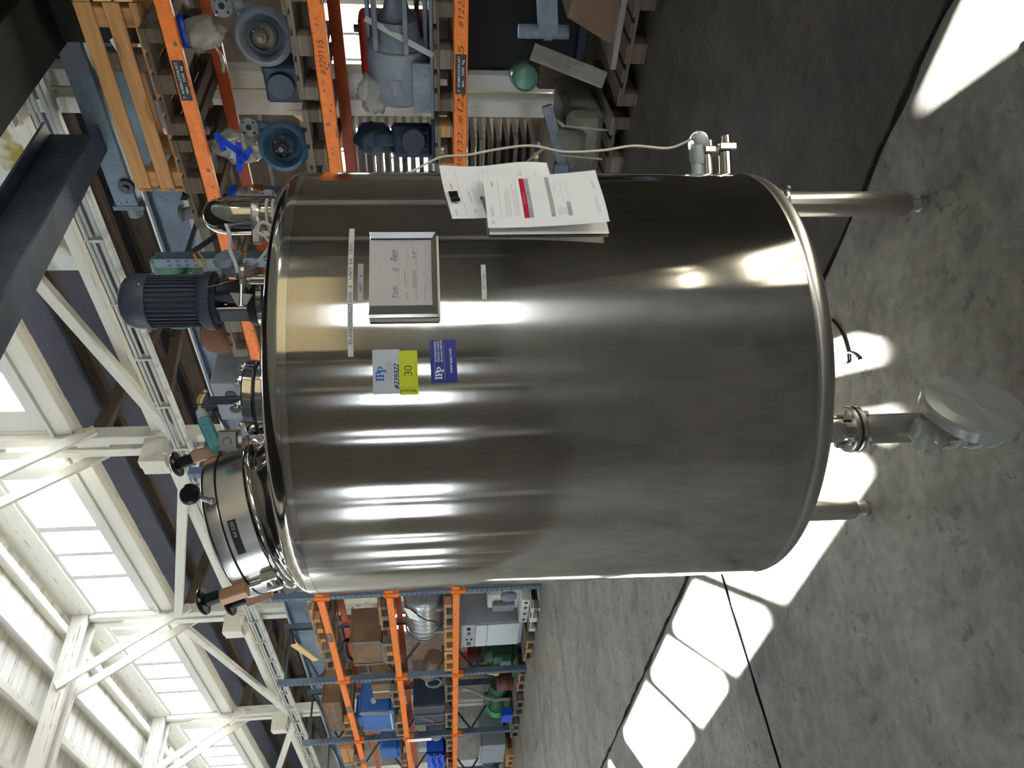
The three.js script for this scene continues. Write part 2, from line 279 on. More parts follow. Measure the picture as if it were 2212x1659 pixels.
// end walls, and the far side of the hall
{
  const e = struct('wall_end', 'pale end wall with an open gateway'); // behind the camera, reflected in the tank
  mesh('core', [span(13.8, 14, -0.2, 3.6, -4.5, -0.3, 0), span(13.8, 14, -0.2, 3.6, 2.6, 6.5, 0), span(13.8, 14, -0.2, 9, -11, -4.5, 0), span(13.8, 14, -0.2, 9, 6.5, 7.9, 0), span(13.8, 14, 3.3, 3.6, -0.3, 2.6, 0), span(13.8, 14, 8.2, 9, -11, 7.9, 0)], M.plaster, e);
  mesh('added_light_panel', span(13.85, 13.87, 3.6, 8.3, -4.5, 6.5, 0), M.endPanel, e);  // added, unseen: lets sky light through so the tank mirrors a bright wall
  const f = struct('wall_far', 'grey end wall at the far end'); mesh('core', span(-31.2, -31, -0.2, 9, -11, 7.9, 0), M.plaster, f);
  const s = struct('wall_side', 'opposite long wall with small windows');
  const ww = [[-24, -22], [-19.5, -17.5], [-14.5, -12.5], [-10.2, -8.6], [-5.9, -4.6], [-4.1, -2.6], [1.35, 2.35], [5.2, 6.6], [9.5, 11.5]];
  const cut = [-31, ...ww.flat(), 14], pieces = [span(-31, 14, -0.2, 1.65, 7.7, 7.9, 0), span(-31, 14, 2.55, 6.9, 7.7, 7.9, 0), span(-31, 14, 8.0, 9, 7.7, 7.9, 0)];
  for (let i = 0; i < cut.length; i += 2) pieces.push(span(cut[i], cut[i + 1], 1.65, 2.55, 7.7, 7.9, 0));
  POSTS.forEach((x) => pieces.push(span(x - 0.5, x + 0.5, 6.9, 8, 7.7, 7.9, 0))); pieces.push(span(-6, 14, 6.9, 8, 7.7, 7.9, 0));
  mesh('core', pieces, M.board, s);
  mesh('window_frame', ww.map(([a, b]) => [span(a, b, 2.06, 2.1, 7.76, 7.82), span((a + b) / 2 - 0.03, (a + b) / 2 + 0.03, 1.65, 2.55, 7.76, 7.82)]).flat(), M.frame, s);
  mesh('pane', ww.map(([a, b]) => span(a, b, 1.65, 2.55, 7.8, 7.802, 0)), M.glass, s);
  for (const x of POSTS) { const p = struct('pillar'); mesh('timber', span(x - 0.2, x + 0.2, 0, 8.3, 7.4, 7.68), M.white2, p); }
}

// ---------------------------------------------------------------- nave: timber posts, clerestory, ceiling
const ZW = -7.3;
POSTS.forEach((x, i) => {
  const p = struct('pillar', 'white painted double timber post with knee brace');
  for (const s of [-1, 1]) mesh('timber', span(x + s * 0.135 - 0.085, x + s * 0.135 + 0.085, 0, 8.16, ZW - 0.14, ZW + 0.06, 0.008), s < 0 ? M.white : M.white2, p);
  mesh('packing', [2, 4.4, 6.2, 7.6].map((y) => span(x - 0.05, x + 0.05, y, y + 0.45, ZW - 0.12, ZW + 0.02)), M.white2, p);
  for (const s of [-1, 1]) mesh('knee_brace', bar(V3(x + s * 0.264, 6.32, ZW - 0.05), V3(x + s * 0.264, 8.36, -5.95), 0.05, 0.17, 0.006), s < 0 ? M.white2 : M.white, p);
  mesh('bracket', [span(x - 0.17, x - 0.01, 5.30, 5.66, ZW - 0.1, -6.86, 0.006), span(x + 0.01, x + 0.17, 5.30, 5.66, ZW - 0.1, -6.83, 0.006), span(x - 0.2, x + 0.2, 5.28, 5.36, ZW, -6.95, 0.006)], M.white, p);
  mesh('tie_beam', [span(x - 0.235, x - 0.115, 8.18, 8.46, -7.42, 7.68, 0.008), span(x + 0.115, x + 0.235, 8.18, 8.46, -7.42, 7.68, 0.008)], M.white2, p);
  mesh('rafter', [bar(V3(x, 6.42, ZW - 0.1), V3(x, 5.98, -10.7), 0.14, 0.2, 0.006), bar(V3(x, 5.55, ZW - 0.1), V3(x, 5.8, -10.7), 0.12, 0.16, 0.006)], M.oldWood, p);
  mesh('bolt', [6.45, 6.6].map((y) => rod(V3(x - 0.3, y, ZW), V3(x + 0.3, y, ZW), 0.012, 8)), M.dullSteel, p);
});
{
  const c = struct('wall_upper', 'white timber window wall above the racks');
  mesh('sill_beam', [span(-31, 14, 6.62, 6.86, ZW - 0.16, ZW - 0.02, 0.008)], M.white, c);
  mesh('window_sill', span(-31, 14, 6.86, 6.91, ZW - 0.24, ZW + 0.03, 0.006), M.white2, c);
  mesh('head_beam', span(-31, 14, 8.08, 8.6, ZW - 0.16, ZW - 0.02, 0.008), M.white, c);
  mesh('rail', [span(-31, 14, 5.44, 5.58, ZW - 0.16, ZW - 0.14 + 0.1, 0.006)], M.white, c);
  for (let i = 1; i < POSTS.length; i++) {
    const a = POSTS[i - 1], b = POSTS[i], o = (t) => b + t; // offsets from the right-hand post
    const v = i % 2 ? [[a, 6.5, b, 5.2]] : [[a, 5.2, b, 6.5]];
    for (const [xa, ya, xb, yb] of v) mesh('diagonal', bar(V3(xa + 0.25, ya, ZW + 0.12), V3(xb - 0.25, yb, ZW + 0.12), 0.1, 0.15, 0.006), M.white2, c);
    const f = struct('window'); f.name = 'window_' + (20 + i);
    const mull = [[-0.72, 0.32], [-2.26, 0.15], [-3.05, 0.11], [-3.83, 0.13]];
    if (i === 4) mull.push([a - b + 0.45, 0.46]);
    if (a > -4) { mesh('added_blocker', span(a + 0.2, b - 0.2, 6.91, 8.08, -7.5, -7.44, 0.004), M.white2, c); }  // unseen panels added over the right-hand windows to keep that end dim
    const g = [span(a + 0.22, b - 0.22, 6.91, 7.1, -7.44, -7.36), span(a + 0.22, b - 0.22, 8.02, 8.08, -7.44, -7.36), span(a + 0.2, a + 0.27, 6.91, 8.08, -7.46, -7.34), span(b - 0.27, b - 0.2, 6.91, 8.08, -7.46, -7.34)];
    for (const [t, w] of mull) g.push(span(o(t) - w / 2, o(t) + w / 2, 6.97, 8.02, -7.43, -7.37, 0.006));
    mesh('window_frame', g, M.frame, f);
    mesh('pane', span(a + 0.27, b - 0.27, 6.97, 8.02, -7.402, -7.4, 0), M.glass, f);
  }
  // plastered patch by the crane, with paint smears and a round vent
  const smear = tex(256, (u, v) => { const y = step(0.45, 0.6, fbm(u, v, 3, 3, 70, 4)), b = step(0.52, 0.6, fbm(u, v, 2, 6, 75, 4)); return mixc(mixc(hex('#d0d4d2'), hex('#a08f45'), y), hex('#7c8ea0'), b * 0.8); });
  mesh('plaster', span(-5.9, -3.95, 5.6, 6.6, ZW - 0.2, ZW - 0.12), std({ map: smear, roughness: 0.9 }), c);
  mesh('vent_ring', [T(new THREE.TorusGeometry(0.12, 0.018, 10, 30), -5.0, 6.1, ZW - 0.1), T(new THREE.TorusGeometry(0.155, 0.008, 8, 30), -5.0, 6.1, ZW - 0.11)], M.plaster, c);
  mesh('vent_tube', T(new THREE.CylinderGeometry(0.12, 0.12, 0.1, 30, 1, true), -5.0, 6.1, ZW - 0.14, PI / 2), M.oldWood, c);
  const br = [boxGeo(0.24, 0.075, 0.06, 0.008), boxGeo(0.12, 0.075, 0.06, 0.008)];
  for (let r = 0; r < 8; r++) for (let k = 0; k < 4; k++) { const m = mesh('brick', br[k === 3 && r % 2 ? 1 : 0], k % 2 ? M.plaster : M.white, c); m.position.set(-3.2 + k * 0.25 + (r % 2) * 0.125, 5.7 + r * 0.085, ZW - 0.1); }
}
{
  const c = struct('ceiling', 'white boarded hall ceiling on purlins');
  const bb = boxGeo(0.148, 0.025, 4.6, 0.004);
  for (let x = -21.5, i = 0; x < -7.5; x += 0.156, i++) { const m = mesh('board', bb, i % 3 ? M.white : M.white2, c); m.position.set(x, 8.635 + 0.003 * (i % 2), -5.42); }
  mesh('slab', [span(-31, 14.2, 8.66, 8.8, -7.78, 8.1, 0)], M.white2, c);
  for (const z of [-7.02, -6.28, -5.42, -4.5, -3.5]) mesh('purlin', span(-31, 14, 8.46, 8.62, z - 0.07, z + 0.07, 0.008), z < -6.5 ? M.white : M.white2, c);
  mesh('purlin', [-2.4, -1.2, 0, 1.2, 2.4, 3.6, 4.8, 6, 7.2].map((z) => span(-31, 14, 8.46, 8.62, z - 0.07, z + 0.07, 0)), M.white2, c);
  const a = struct('roof', 'dark boarded lean-to roof on purlins');
  mesh('deck', bar(V3(-8.5, 6.92, -7.44), V3(-8.5, 6.44, -11.3), 45, 0.06, 0), M.deck, a);
  for (const [z, y] of [[-7.62, 6.78], [-8.55, 6.67], [-9.45, 6.56], [-10.3, 6.45]]) mesh('purlin', T(uvShift(boxGeo(45, 0.16, 0.14, 0.008)), -8.5, y, z), z > -8 ? M.white2 : M.oldWood, a);
}
// white conduit pipes clipped along the posts
{
  const t = thing('conduit_run', 'row of white conduit pipes clipped along the posts above the crane rail', 'pipe', [-12, 5.1, -7.1]);
  [[0.09, 0.05, 0.022], [0.05, 0.03, 0.018], [-0.02, 0.0, 0.026]].forEach(([y, z, r]) => mesh('pipe', rod(V3(-14, y, z), V3(10, y, z), r, 12), M.pipeWhite, t));
  mesh('cable_tray', span(-14, 10, -0.12, -0.07, -0.03, 0.05, 0.004), M.pipeWhite, t);
  for (let x = -13; x < 9.5; x += 0.9) mesh('pipe_clip', span(x - 0.02, x + 0.02, -0.08, 0.13, -0.02, 0.075, 0.004), M.pipeWhite, t);
  for (const p of POSTS) if (p > -25 && p < 0) mesh('hanger', span(p + 12 - 0.03, p + 12 + 0.03, -0.12, 0.16, -0.12, -0.03, 0.004), M.pipeWhite, t);
}
// crane rail: steel I-beam on brackets, and the bridge crane standing on it
const iBeam = (L, H, B, tw, tf) => { const s = new THREE.Shape([[-B / 2, 0], [B / 2, 0], [B / 2, tf], [tw / 2, tf], [tw / 2, H - tf], [B / 2, H - tf], [B / 2, H], [-B / 2, H], [-B / 2, H - tf], [-tw / 2, H - tf], [-tw / 2, tf], [-B / 2, tf]].map((p) => new THREE.Vector2(...p))); const g = new THREE.ExtrudeGeometry(s, { depth: L, bevelEnabled: false }); g.translate(0, 0, -L / 2); return g; };
{
  const t = thing('crane_rail', 'long blue-grey steel crane beam running behind the orange rack', 'steel beam', [-9, 4.0, -6.92]);
  mesh('i_beam', T(iBeam(42, 0.36, 0.2, 0.02, 0.03), 0, 0, 0, 0, PI / 2), M.beamBlue, t);
  mesh('rail', span(-21, 21, 0.36, 0.41, -0.03, 0.03), M.dullSteel, t);
  POSTS.forEach((x) => x > -26 && x < 10 && mesh('bracket', [span(x + 9 - 0.14, x + 9 + 0.14, -0.05, 0, -0.3, 0.1), bar(V3(x + 9, -0.4, -0.28), V3(x + 9, -0.03, 0.06), 0.08, 0.06)], M.beamBlue, t));
  const b = t.clone(); b.name = numbered('crane_rail'); b.position.set(-9, 4.0, 6.95); b.userData = { label: 'blue-grey steel crane beam along the opposite wall', category: 'steel beam' }; scene.add(b);
  const c = thing('bridge_crane', 'dark blue steel overhead crane bridge crossing above the tank', 'crane', [-3.4, 4.42, -6.92]);
  mesh('girder', T(iBeam(13.7, 0.5, 0.26, 0.016, 0.026), -0.47, 0.13, 6.9), M.craneBlue, c);
  mesh('girder', [span(0.46, 1.0, 0.08, 0.9, -0.1, 13.8, 0.01)], M.shadeBlack, c);
  mesh('end_panel', span(0.5, 2.7, -0.32, 0.9, 0.16, 0.3, 0.01), M.shadeBlack, c);
  mesh('walkway', [span(1.0, 2.7, 0.2, 0.26, 0.1, 13.6), span(2.66, 2.72, 0.2, 1.2, 0.1, 13.6)], M.shadeBlack, c);
  for (const z of [0, 13.87]) {
    const e = mesh('end_carriage', [span(-1.25, 1.35, 0.03, 0.25, z - 0.09, z + 0.09, 0.01), span(-1.27, -1.22, -0.02, 0.28, z - 0.1, z + 0.1)], M.beamBlue, c);
    for (const x of [-0.98, 1.1]) { mesh('wheel', [T(disc(0.075, 0.05, 30), x, 0.07, z + 0.11, PI / 2), T(disc(0.03, 0.09, 16), x, 0.07, z + 0.12, PI / 2)], M.rackDark, e); }
    mesh('bolt', [0, 1, 2].map((k) => ball(0.012, -1.18, 0.07 + k * 0.06, z + 0.1)), M.dullSteel, e);
    mesh('buffer', T(disc(0.07, 0.12, 20), -1.33, 0.12, z, 0, 0, PI / 2), M.castGrey, e);
  }
}
// ---------------------------------------------------------------- pallet rack
const LV = [1.235, 2.235, 3.25], UP = [-22.95, -19.9, -16.84, -13.72, -10.6, -7.48, -4.36, -1.24], ZF = -5.62, ZB = -6.66;
const plateTex = canvasTex(512, 160, (c, w, h) => { c.fillStyle = '#101216'; c.fillRect(0, 0, w, h); c.fillStyle = '#d8d8d4'; c.font = 'bold 50px monospace'; c.fillText('F ACKBELEICHLAST', 22, 66); c.fillText('max. 2205 Kg', 90, 132); c.fillStyle = '#8a8a86'; for (const p of [[12, 80], [500, 80]]) { c.beginPath(); c.arc(...p, 6, 0, 7); c.fill(); } });
const scrawl = (text, size = 92) => canvasTex(1024, 128, (c, w, h) => { c.clearRect(0, 0, w, h); c.fillStyle = 'rgba(50,30,18,0.75)'; c.font = 'italic ' + size + 'px sans-serif'; c.fillText(text, 10, 98); });
const inkMat = (t) => std({ map: t, transparent: true, roughness: 0.9 });
const inkPlane = (w, h, x, y, z) => T(new THREE.PlaneGeometry(w, h), x, y, z);
{
  const t = thing('pallet_rack', 'long blue steel pallet rack with orange cross beams along the wall', 'pallet rack', [0, 0, 0]);
  const slotGeo = (x, y1) => { const l = []; for (let y = 0.3; y < y1 - 0.05; y += 0.075) for (const s of [-1, 1]) l.push(bx(0.011, 0.024, 0.004, x + s * 0.024, y, ZF + 0.0515, 0, 0, 0, 0)); return l; };
  for (const x of UP) {
    const h = x > -5 ? 3.95 : 4.42;
    for (const z of [ZF, ZB]) {
      const u = mesh('upright', [span(x - 0.05, x + 0.05, 0.01, h, z + (z === ZF ? 0.046 : -0.05), z + (z === ZF ? 0.05 : -0.046), 0.001), span(x - 0.05, x - 0.046, 0.01, h, z - 0.05, z + 0.05, 0.001), span(x + 0.046, x + 0.05, 0.01, h, z - 0.05, z + 0.05, 0.001), span(x - 0.05, x - 0.03, 0.01, h, z - 0.05, z - 0.046, 0.001), span(x + 0.03, x + 0.05, 0.01, h, z - 0.05, z - 0.046, 0.001)], M.rackBlue, t);
      mesh('foot_plate', span(x - 0.07, x + 0.07, 0, 0.008, z - 0.07, z + 0.07, 0.002), M.rackBlue, u);
      if (z === ZF) mesh('slots', slotGeo(x, h), M.black, u);
    }
    const ys = [0.25, 0.95, 1.65, 2.35, 3.05, 3.7, 4.3].filter((y) => y < h);
    mesh('brace', ys.slice(0, -1).map((y, i) => bar(V3(x, y, i % 2 ? ZF - 0.05 : ZB + 0.05), V3(x, ys[i + 1], i % 2 ? ZB + 0.05 : ZF - 0.05), 0.03, 0.04, 0.002)), M.rackDark, t);
    each('spreader', [ys[0], ys[ys.length - 1]].map((y) => bar(V3(x, y, ZB + 0.05), V3(x, y, ZF - 0.05), 0.03, 0.04, 0.002)), M.rackDark, t);
  }
  for (let i = 1; i < UP.length; i++) for (const y of LV) for (const z of [ZF, ZB]) {
    const a = UP[i - 1] + 0.05, b = UP[i] - 0.05, f = z === ZF ? 1 : -1, zc = z + f * 0.026;
    const m = mesh('beam', [span(a, b, y, y + 0.105, zc - 0.025, zc + 0.025, 0.005), span(a, b, y + 0.018, y + 0.05, zc + f * 0.026, zc + f * 0.0265, 0)], z === ZF ? M.orange : M.shadedOrange, t);
    each('connector', [0, 1].map((k) => { const x = k ? b : a; return merge([span(x - (k ? 0.006 : 0), x + (k ? 0 : 0.006), y - 0.09, y + 0.13, zc - 0.045, zc + 0.045, 0.001), span(x - (k ? 0.006 : 0.055), x + (k ? 0.055 : 0.006), y - 0.09, y + 0.13, z + f * 0.051, z + f * 0.056, 0.001)]); }), z === ZF ? M.orange : M.shadedOrange, m);
    if (z === ZF && (y > 3 ? [1, 2, 4, 7, 3].includes(i) : i === 7 && y < 2)) { const px = i === 7 ? (y > 3 ? -2.7 : -2.62) : (a + b) / 2 + 0.25; mesh('load_plate', span(px - 0.15, px + 0.15, y + 0.012, y + 0.092, zc + 0.027, zc + 0.03, 0.001), M.black, m); mesh('load_lettering', inkPlane(0.29, 0.072, px, y + 0.052, zc + 0.0308), std({ map: plateTex, roughness: 0.5 }), m); }
    if (z === ZF && i === 7 && y < 3) for (const [txt, px, s] of (y < 2 ? [['5 #1229132  #12291125', -3.38, 1.15], ['#1229387', -2.05, 0.75]] : [['#229115', -2.45, 0.62], ['177', -3.62, 0.3]])) { const cw = s; mesh('chalk_mark', inkPlane(cw * 1.3, 0.09, px + cw * 0.32, y + 0.055, zc + 0.0272), inkMat(scrawl(txt, 84)), m); }
  }
}

// ---------------------------------------------------------------- pallets: 5 deck boards, 9 blocks, 3 skids
const palletGeo = { board: boxGeo(0.1, 0.022, 1.2, 0.003), deckWide: boxGeo(0.145, 0.022, 1.2, 0.003), cross: boxGeo(0.8, 0.022, 0.145, 0.003), block: boxGeo(0.1, 0.078, 0.145, 0.004), blockW: boxGeo(0.145, 0.078, 0.145, 0.004), skid: boxGeo(0.1, 0.022, 1.2, 0.003), skidW: boxGeo(0.145, 0.022, 1.2, 0.003) };
const onPallet = (g, name, mats, p, x, y, z) => { const m = mesh(name, g, mats[Math.floor(rnd() * mats.length)], p); m.position.set(x, y, z); return m; };
function pallet(label, x, y, z, turn = 0, mats = [M.palletGrey, M.palletGrey, M.pineDark], group) {
  const t = thing('pallet', label, 'pallet', [x, y, z], turn, group);
  for (const [i, X] of [-0.3275, -0.165, 0, 0.165, 0.3275].entries()) onPallet(i % 2 ? palletGeo.board : palletGeo.deckWide, 'board', mats, t, X, 0.133, 0);
  for (const Z of [-0.5275, 0, 0.5275]) onPallet(palletGeo.cross, 'board', mats, t, 0, 0.111, Z);
  for (const X of [-0.35, 0, 0.35]) { for (const Z of [-0.5275, 0, 0.5275]) onPallet(X ? palletGeo.block : palletGeo.blockW, 'block', mats, t, X, 0.061, Z); onPallet(X ? palletGeo.skid : palletGeo.skidW, 'skid', mats, t, X, 0.011, 0); }
  return t;
}
const LY = LV.map((y) => y + 0.106), PZ = -6.14, light = [M.palletGrey, M.pineDark, M.palletGrey, M.pine];
// an electric motor lying along +x from its flange at x = 0: finned body, cowl, feet, terminal box
function motor(p, L, r, mat, cowlMat = mat, n = 18) {
  const b = mesh('motor_body', [T(lathe([[0, 0], [r * 0.72, 0], [r * 0.9, 0.01], [r * 0.9, L * 0.72], [0, L * 0.72]], 28), 0, 0, 0, 0, 0, -PI / 2)], mat, p);
  const fin = []; for (let i = 0; i < n; i++) { const a = i / n * 2 * PI; fin.push(T(boxGeo(L * 0.58, r * 0.16, r * 0.05, 0.001), L * 0.38, Math.sin(a) * r * 0.95, Math.cos(a) * r * 0.95, 0, 0, 0).applyMatrix4(new THREE.Matrix4())); fin[i] = (() => { const g = boxGeo(L * 0.58, r * 0.16, r * 0.05, 0.001); g.translate(L * 0.38, r * 0.94, 0); g.rotateX(a); return g; })(); }
  mesh('cooling_fins', fin, mat, p);
  const cw = mesh('fan_cowl', T(lathe([[r * 0.98, 0], [r * 1.02, L * 0.2], [r * 0.9, L * 0.29], [r * 0.35, L * 0.3]], 28), L * 0.7, 0, 0, 0, 0, -PI / 2), cowlMat, p);
  mesh('fan_grille', [0, 1, 2, 3, 4, 5].map((k) => { const g = boxGeo(0.004, r * 1.5, 0.006, 0.001); g.rotateX(k * PI / 6); g.translate(L, 0, 0); return g; }).concat([T(disc(r * 0.36, 0.006, 20), L, 0, 0, 0, 0, PI / 2)]), M.rackDark, p);
  mesh('terminal_box', span(L * 0.25, L * 0.55, r * 0.85, r * 1.35, -r * 0.4, r * 0.4, 0.006), mat, p);
  mesh('foot', [span(L * 0.12, L * 0.62, -r * 1.2, -r * 1.08, -r * 0.8, r * 0.8, 0.004), span(L * 0.18, L * 0.56, -r * 1.1, -r * 0.6, -r * 0.7, -r * 0.5), span(L * 0.18, L * 0.56, -r * 1.1, -r * 0.6, r * 0.5, r * 0.7)], mat, p);
}
// ---- right-hand bay, top level: crate on a long pallet
{
  pallet('grey pallet under the orange pine crate, top level of the right-hand bay', -2.72, LY[2], PZ, 0, [M.pineDark, M.oldWood]);
  pallet('brown pallet half empty beside the pine crate on the top beam', -3.56, LY[2], PZ, 0, [M.pineDark, M.oldWood]);
  const t = thing('crate', 'open slatted orange pine crate high on the right-hand rack bay', 'crate', [-2.93, LY[2] + 0.146, -5.98]);
  const pl = (x0, x1, y0, y1, z0, z1, m = M.pine) => mesh('plank', span(x0, x1, y0, y1, z0, z1, 0.004), m, t);
  for (const z of [[0.30, 0.325], [-0.325, -0.30]]) { pl(-0.73, 0.73, 0.3, 0.415, ...z); pl(-0.73, 0.73, 0.115, 0.225, ...z); pl(-0.73, 0.73, 0.0, 0.05, ...z); }
  for (const x of [-0.66, 0.62, 0.3]) for (const z of [0.24, -0.24]) mesh('corner_block', span(x - 0.07, x + 0.07, 0, 0.4, z - 0.055, z + 0.055, 0.005), x === 0.3 ? M.pineDark : M.pine, t);
  for (const y of [0.02, 0.16, 0.3]) { pl(0.735, 0.76, y, y + 0.12, -0.32, 0.32, M.freshPine); pl(-0.76, -0.735, y, y + 0.1, -0.32, 0.32); }
  mesh('paper_scrap', T(new THREE.PlaneGeometry(0.09, 0.05, 3, 3), 0.42, 0.24, 0.27, -0.4, 0.2, 0.5), M.paper, t);
}
// ---- right-hand bay, middle level: three pumps taped up in plastic
function pump(label, x, z, turn, o) {
  const t = thing('pump', label, 'pump', [x, LY[1] + 0.146, z], turn, 'pumps with taped plastic hoods');
  const r = o.r, cy = r + 0.02;
  mesh('casing', [T(lathe([[r * 0.42, 0.14], [r * 0.5, 0.05], [r * 0.82, 0.02], [r, 0.05], [r, 0.1], [r * 0.94, 0.13], [r * 0.8, 0.05 + 0.1], [r * 0.5, -0.08], [0, -0.1]], 40), 0, cy, 0, PI / 2)], o.mat, t);
  mesh('hub', [T(lathe([[0, 0.16], [r * 0.16, 0.16], [r * 0.2, 0.13], [r * 0.22, 0.09], [r * 0.42, 0.085], [r * 0.46, 0.06], [r * 0.46, 0]], 30), 0, cy, 0.01, PI / 2)], o.hub, t);
  mesh('shaft', [T(disc(r * 0.1, 0.1, 20), 0, cy, 0.19, PI / 2), T(disc(r * 0.05, 0.02, 12), 0, cy, 0.245, PI / 2)], M.dullSteel, t);
  each('bolt', [0, 1, 2, 3, 4, 5].map((k) => T(disc(0.012, 0.02, 6), Math.cos(k * 1.047) * r * 0.36, cy + Math.sin(k * 1.047) * r * 0.36, 0.1, PI / 2)), M.castGrey, t);
  mesh('outlet_neck', [tube([[r * 0.75 * o.side, cy + r * 0.3, -0.02], [r * 0.95 * o.side, cy + r * 0.95, 0], [r * 0.95 * o.side, cy + r * 1.32, 0.02]], 0.042, 16, 14)], o.mat, t);
  mesh('flange', [T(lathe([[0.02, 0.012], [0.075, 0.012], [0.078, -0.012], [0.02, -0.012]], 30), r * 0.95 * o.side, cy + r * 1.3, 0.07, PI / 2)], M.castGrey, t);
  mesh('flange_hole', [0.78, 2.36, 3.9, 5.5].map((a) => T(disc(0.009, 0.003, 12), r * 0.95 * o.side + Math.cos(a) * 0.056, cy + r * 1.3 + Math.sin(a) * 0.056, 0.083, PI / 2)).concat([T(disc(0.022, 0.003, 20), r * 0.95 * o.side, cy + r * 1.3, 0.083, PI / 2)]), M.black, t);
  mesh('foot', [span(-r * 0.8, r * 0.8, 0, 0.03, -0.2, 0.12, 0.004), span(-r * 0.6, -r * 0.35, 0.02, cy * 0.8, -0.1, 0.0), span(r * 0.35, r * 0.6, 0.02, cy * 0.8, -0.1, 0.0)], o.mat, t);
  mesh('bearing_housing', [T(lathe([[0, 0], [r * 0.5, 0], [r * 0.55, 0.08], [r * 0.4, 0.14], [r * 0.4, 0.36], [0, 0.36]], 24), 0, cy, -0.1, -PI / 2)], M.darkBlue, t);
  const h = o.hood, w = mesh('plastic_hood', T(lump(0.13, 0.85 * h.s, 1.25 * h.s, 0.8, 0.22, 2.2, o.seed), h.x, cy + r + h.y, 0.06, 0, 0, h.rz), h.mat, t);
  for (const [y, rz, s, L] of h.tape) mesh('tape', T(bx(L, 0.048, 0.01, 0, 0, 0, 0, 0, 0, 0.003), h.x + s, cy + r + h.y + y, 0.06 + 0.118 * h.s, 0, 0, rz), M.tapeBlue, w);
  if (h.top) mesh('tape', T(smoothLathe([[0.11, -0.03], [0.118, 0], [0.105, 0.035]], 24), h.x, cy + r + h.y + h.top, 0.05, 0, 0, h.rz), M.tapeBlue, w);
  if (h.tail) mesh('plastic_tail', tube(h.tail.map(([a, b, c]) => [h.x + a, cy + r + h.y + b, c]), 0.012, 16, 6), M.film, w);
  return t;
}
pallet('pallet under the first pump at the right edge of the middle rack level', -2.42, LY[1], PZ);
pallet('pallet under the pale blue round pump on the middle rack level', -3.30, LY[1], PZ);
pump('grey-blue ring-shaped pump with brown hub under a crumpled hood with blue tape rim', -2.48, -5.86, 0.25, { r: 0.205, mat: M.dustBlue, hub: M.dirty, side: 1, seed: 3, hood: { x: 0.02, y: 0.22, s: 0.95, rz: 0.15, mat: M.wrapDusty, tape: [], top: 0.13, tail: [[-0.06, -0.06, 0.1], [-0.16, -0.12, 0.14], [-0.26, -0.12, 0.16]] } });
pump('clear blue round pump with a hood crossed by three strips of blue tape', -3.37, -5.86, 0.35, { r: 0.2, mat: M.pumpBlue, hub: M.rackDark, side: 0.75, seed: 9, hood: { x: -0.02, y: 0.17, s: 1.15, rz: -0.2, mat: M.film, tape: [[0.0, 0.9, 0.02, 0.26], [-0.03, -0.1, -0.05, 0.24], [-0.08, -0.7, -0.04, 0.16], [0.1, 0.3, 0.07, 0.15]] } });
pump('third pump half hidden by the tank, single blue tape band on its hood', -3.86, -5.8, 0.2, { r: 0.17, mat: M.pumpBlue, hub: M.castGrey, side: 0.3, seed: 15, hood: { x: 0.03, y: 0.26, s: 0.9, rz: 0.1, mat: M.wrapDusty, tape: [], top: 0.06 } });
{
  const t = thing('gear_unit', 'dark square gearbox casting between the two taped pumps', 'gearbox', [-2.86, LY[1] + 0.146, -5.95]);
  mesh('housing', [span(-0.15, 0.15, 0.02, 0.3, -0.25, 0.1, 0.02), span(-0.18, 0.18, 0, 0.03, -0.28, 0.13)], M.darkBlue, t); mesh('cover', T(disc(0.1, 0.03, 24), 0, 0.17, 0.115, PI / 2), M.rackDark, t); mesh('breather', ball(0.05, 0.06, 0.3, -0.05, 1, 0.8, 1), M.castGrey, t);
}
